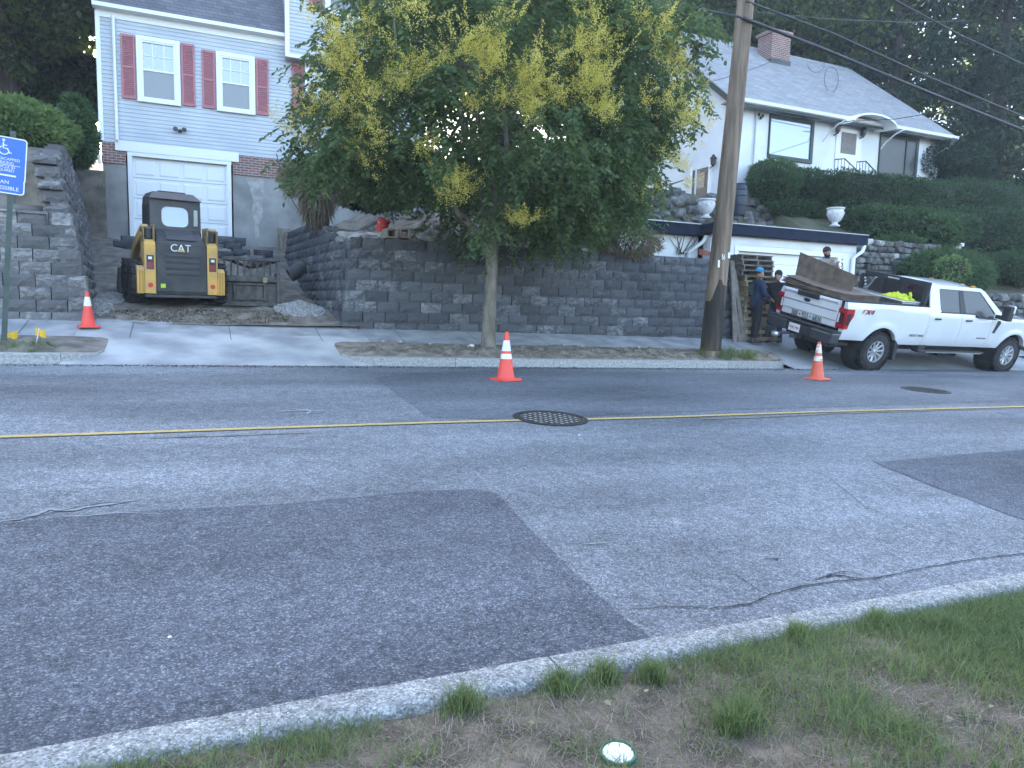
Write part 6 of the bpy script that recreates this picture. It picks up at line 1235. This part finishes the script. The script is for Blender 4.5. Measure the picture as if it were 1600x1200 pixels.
def fronty(px, py):                                  # front surface of the crown along that pixel
    r = ray(px, py); o = np.array([0, 0, CZ]) - np.array(cc0); sc_ = np.array([rxx, ryy, rzz]) * 1.0; a = r / sc_; b = o / sc_; A, Bq, Cq = a @ a, 2 * a @ b, b @ b - 1; D = Bq * Bq - 4 * A * Cq
    return (np.array([0, 0, CZ]) + r * ((-Bq - math.sqrt(D)) / (2 * A)))[1] if D > 0 else cc0.y - .3
groups = [(520, 60, 30, 9), (540, 100, 26, 6), (595, 30, 24, 5), (500, 190, 30, 8), (560, 175, 26, 8), (460, 215, 22, 4), (620, 130, 20, 6), (645, 120, 18, 6), (570, 240, 18, 5), (745, 70, 22, 9), (760, 105, 18, 7), (700, 95, 14, 2), (800, 150, 16, 7), (830, 115, 16, 7), (850, 150, 20, 9), (835, 175, 14, 4), (715, 300, 12, 6), (712, 285, 9, 3), (822, 348, 14, 6), (905, 80, 22, 8), (935, 120, 18, 7), (945, 170, 18, 7), (920, 140, 14, 4), (945, 70, 16, 5), (1040, 60, 26, 9), (1065, 110, 20, 8), (1060, 170, 20, 7), (1085, 200, 18, 6), (1060, 265, 16, 5), (1010, 320, 14, 3), (780, 25, 14, 2), (740, 165, 10, 2), (660, 235, 10, 2), (1010, 165, 10, 1), (650, 20, 16, 3), (900, 20, 16, 3), (990, 40, 20, 4), (1080, 290, 10, 2)]
for gx, gy, gr, gn in groups:
    for k in range(int(gn * 1.45 + .5)):
        x, y = gx + random.gauss(0, gr * .8), gy + random.gauss(0, gr * .75); pan_at(x, y, fronty(x, y) - .03 + random.uniform(-.15, .25), random.uniform(.55, 1.05))

# ---- bushes, hedges and shrubs
def bush(name, label, c0, r, n, ln, wd, m, grp=None, cat='shrub', droop=.1, box=False, core=.78, stems=True, up=0.):
    c0 = Vector(c0); T = thing(name, (c0.x, c0.y, c0.z - r[2]), label, cat, grp); R_ = np.array(r)
    d = rdir(n)
    if box: d = d / np.maximum(np.abs(d).max(1)[:, None], 1e-6) * (1 - .10 * rng.uniform(0, 1, (n, 1)) ** 2)
    lump = np.array([1 + .13 * mnoise.noise(Vector(v) * 2.3 + c0) + .09 * mnoise.noise(Vector(v) * 6 + c0) for v in d]) if n < 30000 else 1
    q = 1 - .28 * rng.uniform(0, 1, n) ** 2; p = np.array(c0) + d * R_ * (q * lump)[:, None]; dr = unit(d * .8 + rdir(n) * .8 + np.array([0, 0, up - droop])); v, f = leaf_arrays(p, dr, ln * rng.uniform(.6, 1.4, n), wd * rng.uniform(.6, 1.4, n)); np_mesh('foliage', v, f, m, T)
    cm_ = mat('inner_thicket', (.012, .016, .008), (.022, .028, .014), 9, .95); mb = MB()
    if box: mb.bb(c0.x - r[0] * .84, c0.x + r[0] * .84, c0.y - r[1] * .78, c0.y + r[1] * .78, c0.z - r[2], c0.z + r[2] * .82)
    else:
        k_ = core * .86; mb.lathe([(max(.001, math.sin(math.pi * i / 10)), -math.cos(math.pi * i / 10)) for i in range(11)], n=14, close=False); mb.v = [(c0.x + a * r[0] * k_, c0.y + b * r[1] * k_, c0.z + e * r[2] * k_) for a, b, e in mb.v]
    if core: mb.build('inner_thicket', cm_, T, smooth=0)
    if stems:
        mb = MB()
        for i in range(9): a = rng.uniform(0, 6.28); limb(mb, (c0.x + .1 * r[0] * math.cos(a), c0.y + .1 * r[1] * math.sin(a), c0.z - r[2] * 1.02), (c0.x + .7 * r[0] * math.cos(a), c0.y + .7 * r[1] * math.sin(a), c0.z + r[2] * random.uniform(0, .7)), .03, .008, n=3)
        mb.build('stem', M_barkd, T)
    return T
def pbush(name, label, px0, px1, py0, py1, Y, ry, n, ln, wd, m, **k):
    a, b = P(px0, py0, Y), P(px1, py1, Y); return bush(name, label, ((a.x + b.x) / 2, Y, (a.z + b.z) / 2), (abs(b.x - a.x) / 2, ry, abs(a.z - b.z) / 2), n, ln, wd, m, **k)
pbush('shrub', 'rounded dark green shrub below the picture window of the white house', 1178, 1238, 247, 318, 18.6, .8, 5500, .13, .035, L_bush, up=.6)
pbush('shrub', 'smaller dark green shrub right of the rounded one by the window', 1230, 1284, 262, 318, 18.6, .7, 4500, .13, .03, L_hedge, up=.6)
pbush('hedge', 'tall clipped hedge along the terrace before the front door', 1290, 1480, 266, 345, 18.0, .75, 22000, .085, .05, L_hedge, cat='hedge', box=True)
pbush('hedge', 'clipped hedge continuing beyond the house corner', 1470, 1590, 278, 352, 18.2, .8, 12000, .085, .05, L_hedge, cat='hedge', box=True)
pbush('hedge', 'lower leafy hedge above the fieldstone wall', 1338, 1500, 322, 380, 16.9, .8, 17000, .10, .065, L_bush, cat='hedge', box=True)
pbush('hedge', 'lower leafy hedge above the pickup bonnet terrace', 1490, 1640, 325, 400, 17.0, .9, 14000, .10, .065, L_hedge, cat='hedge', box=True)
pbush('shrub', 'evergreen shrub against the right corner of the white house', 1452, 1535, 212, 295, 19.2, .9, 8000, .13, .035, L_bg2)
pbush('shrub', 'sprawling fern-green shrub behind the pickup cab', 1418, 1540, 385, 462, 14.7, .7, 9000, .16, .04, L_bush, droop=.5)
pbush('shrub', 'dark shrub on the terrace beyond the pickup', 1540, 1640, 390, 446, 15.4, .7, 8000, .12, .05, L_hedge)
pbush('shrub', 'yellowish sapling in front of the fern-green shrub', 1462, 1512, 398, 440, 14.0, .3, 500, .10, .05, L_light, core=0)
pbush('shrub', 'leafy plant between hedge and stone wall', 1440, 1490, 335, 392, 16.0, .5, 1800, .16, .09, L_bush)
pbush('shrub', 'creeper over the rock bank by the rain barrel', 1200, 1300, 308, 345, 18.1, .35, 3500, .09, .05, L_hedge, stems=False)
pbush('shrub', 'low green clump at the top of the stone wall', 1375, 1440, 368, 386, 15.9, .35, 2500, .12, .03, L_bush, up=.6, stems=False)
pbush('shrub', 'pale green bush on the slope above the unfinished wall', -60, 118, 148, 262, 18.6, 1.3, 13000, .12, .055, L_light, droop=.2)  # light-green foliage
pbush('shrub', 'dark shrub between the pale bush and the grey house', 92, 150, 150, 262, 20.5, .9, 6000, .13, .06, L_bush)
pbush('shrub', 'dark undergrowth behind the pale bush on the left slope', -90, 160, 60, 215, 26.5, 1.6, 16000, .22, .11, L_hedge, droop=.3)
pbush('shrub', 'dense thicket farther up the left slope', -120, 190, 40, 200, 31.5, 1.8, 15000, .26, .14, L_bg, droop=.3)
pbush('dead_shrub', 'drooping dead brown shrub overhanging the return wall', 470, 520, 255, 345, 16.6, .5, 1500, .30, .022, L_dry, droop=2.2, cat='shrub', core=0)
pbush('dead_shrub', 'thin dead brown shrub leaning toward the brick band', 442, 495, 245, 300, 17.2, .5, 1200, .26, .022, L_dry, droop=1.5, cat='shrub', core=0)
pbush('dead_shrub', 'dry tangled shrub under the left edge of the street tree', 505, 560, 235, 310, 17.0, .6, 1700, .24, .03, L_dry, droop=1.2, cat='shrub', core=0)
pbush('shrub', 'dull green shrub beside the drooping dead shrub', 520, 640, 240, 330, 17.6, .9, 7000, .15, .05, L_bush, droop=.6)
pbush('shrub', 'green shrub filling the slope behind the street tree', 620, 830, 245, 340, 18.5, 1.0, 9000, .14, .05, L_bush, droop=.4)
pbush('shrub', 'tangled bush behind the tree beside the white gable', 800, 985, 215, 335, 18.5, 1.2, 12000, .14, .055, L_hedge, droop=.4)
pbush('dead_shrub', 'clump of dead brush hanging over the block wall end', 935, 1025, 352, 402, 13.95, .35, 3000, .16, .02, L_dry, droop=.5, cat='shrub', core=0)
pbush('shrub', 'green weed spray growing over the wall by the dead brush', 900, 960, 340, 385, 13.95, .3, 1300, .11, .04, L_bush, droop=.4, core=0)
# bare vine on the white garage wing wall
mb = MB()
for i in range(9):
    a = P(1062 + random.uniform(-6, 8), 396, 15.22); b = P(1046 + i * 6.5, random.uniform(348, 372), 15.24); limb(mb, a, b, .012, .005, .15)
o = mb.build('bare_vine', M_barkd); tag(o, 'bare vine stems climbing the white garage wing wall', 'vine')

# ---- trees behind the houses
def tree_parts(kind, seed):
    """prototype tree 12 m tall at origin: trunk mesh, crown mesh"""
    mb = MB(); H = 12.; m = L_bg if kind != 'conifer' else L_bg2
    mb.tube([(0, 0, -1), (.05, 0, H * .3), (-.05, .1, H * .6), (0, 0, H * .93)], [.30, .24, .15, .03], 10)
    cs, rs = [], []
    if kind == 'conifer':
        for i in range(150):
            t = rng.uniform(0, 1) ** 1.15; z = 1.2 + t * (H - 1.4); R = (1 - t) * 2.9 + .25; a = rng.uniform(0, 6.28); q = rng.uniform(.35, 1); p = (R * q * math.cos(a), R * q * math.sin(a), z - .25 * R * q); cs.append(p); rs.append(.62)
            if i % 3 == 0: limb(mb, (0, 0, z), p, .05, .015, .04, 3)
        v, f = clump_leaves(np.array(cs), np.array(rs), 70, .30, .075, .5, .4)
    else:
        for i in range(210 if kind == 'broad' else 95):
            dd = rdir(1)[0]; q = rng.uniform(.35, 1) ** .5; k = 1 + .28 * mnoise.noise(Vector(dd) * 1.9 + Vector((seed * 5., 0, 0))); p = np.array([dd[0] * 3.4 * q * k, dd[1] * 3.4 * q * k, 7.4 + dd[2] * 4.5 * q * k]); cs.append(p); rs.append(rng.uniform(.5, .85))
            if i % 4 == 0: limb(mb, (0, 0, rng.uniform(3, 7)), p, .08, .015, .08, 4)
        v, f = clump_leaves(np.array(cs), np.array(rs), 75, .24, .15, .35, .7)
    tm = mb.mesh('trunk', 0); tm.materials.append(M_barkd); q_ = np_mesh('tmp', v, f, m); cm = q_.data; bpy.data.objects.remove(q_); return tm, cm
PROT = [tree_parts('broad', 1), tree_parts('broad', 2), tree_parts('conifer', 3), tree_parts('sparse', 4)]
def tree(x, y, z, h, kind, label, grp, wide=1.):
    T = thing('background_tree', (x, y, z), label, 'tree', grp, rotz=rng.uniform(0, 6.28), world=False); s = h / 12; T.scale = (s * wide, s * wide, s)
    k_ = 3 if (kind == 0 or kind == 1) and x > 27.9 else kind; new('trunk', PROT[k_][0], T); new('crown', PROT[k_][1], T)
def gz(x, y): return lerp(y, T_gar) - .3
GRP = 'tall trees behind the houses'
for i, (x, y, h, k, w) in enumerate([(33, 21.5, 15, 2, 1.1), (29.5, 24, 16, 2, 1.0), (37, 25, 17, 2, 1.1), (31, 28, 17, 0, 1.1), (36, 31, 19, 1, 1.2), (43, 25, 15, 0, 1.1), (28, 33, 17, 1, 1.2), (23.5, 34, 18, 0, 1.2), (19, 35, 18, 1, 1.2), (14.5, 34, 17, 0, 1.1), (10, 35, 18, 1, 1.2), (5, 38, 19, 0, 1.2), (0, 39, 19, 1, 1.2), (25, 40, 21, 0, 1.3), (33, 40, 21, 1, 1.3), (17, 42, 21, 0, 1.3), (44, 38, 17, 0, 1.1), (9, 43, 21, 1, 1.3), (54, 34, 17, 1, 1.1), (27, 29.5, 14, 0, 1.0), (21.5, 31, 14, 1, 1.0)]):
    wh = 'behind the flowering street tree' if x < 12.5 else ('behind the chimney of the white house' if x < 27.9 else 'on the hill right of the white house')
    tree(x, y, gz(x, y), h, k, ['tall broadleaf tree ', 'tall full-crowned tree ', 'tall dark conifer '][k] + wh, ['broadleaf trees ', 'full-crowned trees ', 'conifers '][k] + wh, w)
for i, (x, y, h, k, w) in enumerate([(-4.6, 24, 10, 0, 1.0), (-6.5, 20.5, 8, 1, 1.1), (-4.2, 28, 13, 1, 1.1), (-8, 26, 14, 0, 1.2), (-11, 22, 13, 1, 1.2), (-5, 35, 18, 0, 1.3), (-10, 33, 18, 1, 1.3), (-16, 28, 18, 0, 1.3), (-22, 32, 20, 1, 1.3), (-15, 40, 21, 0, 1.3), (-6, 44, 22, 1, 1.3), (-28, 38, 21, 0, 1.3), (-20, 24, 16, 0, 1.2)]):
    tree(x, y, lerp(y, T_left) - .3, h, k, ['loose green tree left of the grey house', 'dense green tree left of the grey house'][k], ['loose trees left of the grey house', 'dense trees left of the grey house'][k], w)

# ---- grass and dry stalks
def grass_patch(name, label, pts, zf, hmin, hmax, wmin, wmax, m, lean=.5, kind='stuff', par=None):
    n = len(pts); z = np.array([zf(x, y) for x, y in pts]); p = np.stack([pts[:, 0], pts[:, 1], z - .004], 1); h = rng.uniform(hmin, hmax, n); a = rng.uniform(0, 6.28, n); l = np.stack([np.cos(a), np.sin(a), 0 * a], 1) * (h * rng.uniform(.1, lean, n))[:, None]
    v, f = blade_arrays(p, h, l, rng.uniform(wmin, wmax, n)); o = np_mesh(name, v, f, m); tag(o, label, 'grass', None, kind); return o
# near lawn: green where the mask is high, straw elsewhere
def mask(x, y):
    g = .55 * nz(x, y, 1.3, 2.2) + .45 * nz(x, y, 3.6, 6.1) + .25 * nz(x, y, 9, 1.3)
    g += .62 * max(0, min(1, (x - 1.35) / 1.6)) - .12; g += .62 * math.exp(-(NK - .17 - y) / .24) * (.5 + nz(x, 0, 2.4, 8))
    return g
N0 = 240000; gx = rng.uniform(-.9, 6.5, N0); gy = rng.uniform(.4, NK - .165, N0); mk = np.array([mask(a, b) for a, b in zip(gx, gy)])
sel = mk + rng.uniform(-.28, .28, N0) > .10; gp = np.stack([gx[sel], gy[sel]], 1)
grass_patch('lawn_grass', 'green tufts of verge grass along the near kerb', gp, lawn_z, .015, .085, .0018, .004, L_grass, 1.5)
sel = (mk < .45) & (rng.uniform(0, 1, N0) < .5); sp0 = np.stack([gx[sel], gy[sel]], 1); n = len(sp0)
grass_patch('dry_grass', 'dead straw-coloured grass matted on the verge', sp0, lawn_z, .006, .03, .0018, .0035, L_straw, 3.2)
sel = (mk < .36) & (rng.uniform(0, 1, N0) < .10); grass_patch('sparse_grass', 'thin green blades among the dead grass', np.stack([gx[sel], gy[sel]], 1), lawn_z, .015, .05, .0018, .0032, L_grass, 1.3)
# named tufts standing proud of the verge
def tuft(name, label, x, y, r, n, h0, h1, zf, grp, m=L_grass, lean=.8):
    a = rng.uniform(0, 6.28, n); q = np.abs(rng.normal(0, .5, n)) * r; grass = grass_patch(name, label, np.stack([x + q * np.cos(a), y + q * np.sin(a)], 1), zf, h0, h1, .0022, .0045, m, lean, kind='stuff'); tag(grass, label, 'grass tuft', grp)
for px, py, r in [(1020, 1062, .07), (1155, 1140, .06), (1140, 1158, .04), (935, 1050, .08), (720, 1105, .09), (870, 1068, .06), (1470, 990, .1), (1370, 975, .07), (1250, 1000, .08)]:
    g = G(px, py, .1); tuft('grass_tuft', 'dark green grass tuft standing up on the near verge', g.x, min(g.y, NK - .2), r, 420, .05, .11, lawn_z, 'verge grass tufts')
for i in range(14): tuft('weed_clump', 'weedy grass clump round the foot of the utility pole', pb.x + random.uniform(-.25, 1.0), 12.0 + random.uniform(-.35, .15), .22, 160, .08, .24, stripz, 'weeds at the pole foot')
for i in range(10): tuft('weed_clump', 'short green grass clump at the sign post verge', random.uniform(-3.4, -1.9), random.uniform(11.62, 12.1), .25, 200, .03, .09, stripz, 'grass by the sign post')
for i in range(5): tuft('weed_clump', 'small weed clump on the bare dirt strip', random.uniform(2.9, 8.8), random.uniform(11.7, 12.6), .12, 90, .03, .09, stripz, 'weeds on the dirt strip')
# leaf litter and dry leaves on the verge
lf = MB().grid([[(-.02, 0, 0), (-.01, .018, .008), (.012, .02, .002)], [(.0, -.02, .004), (.012, .0, .012), (.03, .006, .0)]]).mesh('leaf'); lf.materials.append(mat('dead_leaf', (.20, .15, .09), (.34, .28, .19), 40, .8))
for px, py in [(1140, 1130), (1115, 1112), (1008, 1086), (1060, 1040), (1545, 1133), (830, 1150), (1360, 1060), (1480, 1150), (950, 1110)]:
    g = G(px, py, .1); o = new('dead_leaf', lf); o.location = (g.x, g.y, lawn_z(g.x, g.y) + .012); o.scale = (.6, .6, .6); o.rotation_euler = (random.uniform(-.4, .4), random.uniform(-.4, .4), random.uniform(0, 6)); tag(o, 'small dead leaf lying on the dry verge', 'leaf', 'dead leaves on the verge')

# ================================================================== AIR: added haze volume imitating the sun's glare in the lens
HZ = MB().bb(-95, 110, -45, 97, -7, 34).build('veil', None or M_hill); HZ.data.materials.clear(); hm = bpy.data.materials.new('veil'); hm.use_nodes = True; HZ.data.materials.append(hm); HZ['kind'] = 'stuff'; tag(HZ, 'thin pale haze added to imitate lens glare', 'veil')
hm.node_tree.nodes.remove(hm.node_tree.nodes['Principled BSDF']); pv = hm.node_tree.nodes.new('ShaderNodeVolumePrincipled'); pv.inputs['Color'].default_value = (.9, .94, 1, 1); pv.inputs['Density'].default_value = .0014; pv.inputs['Anisotropy'].default_value = .35
hm.node_tree.links.new(pv.outputs[0], hm.node_tree.nodes['Material Output'].inputs['Volume'])
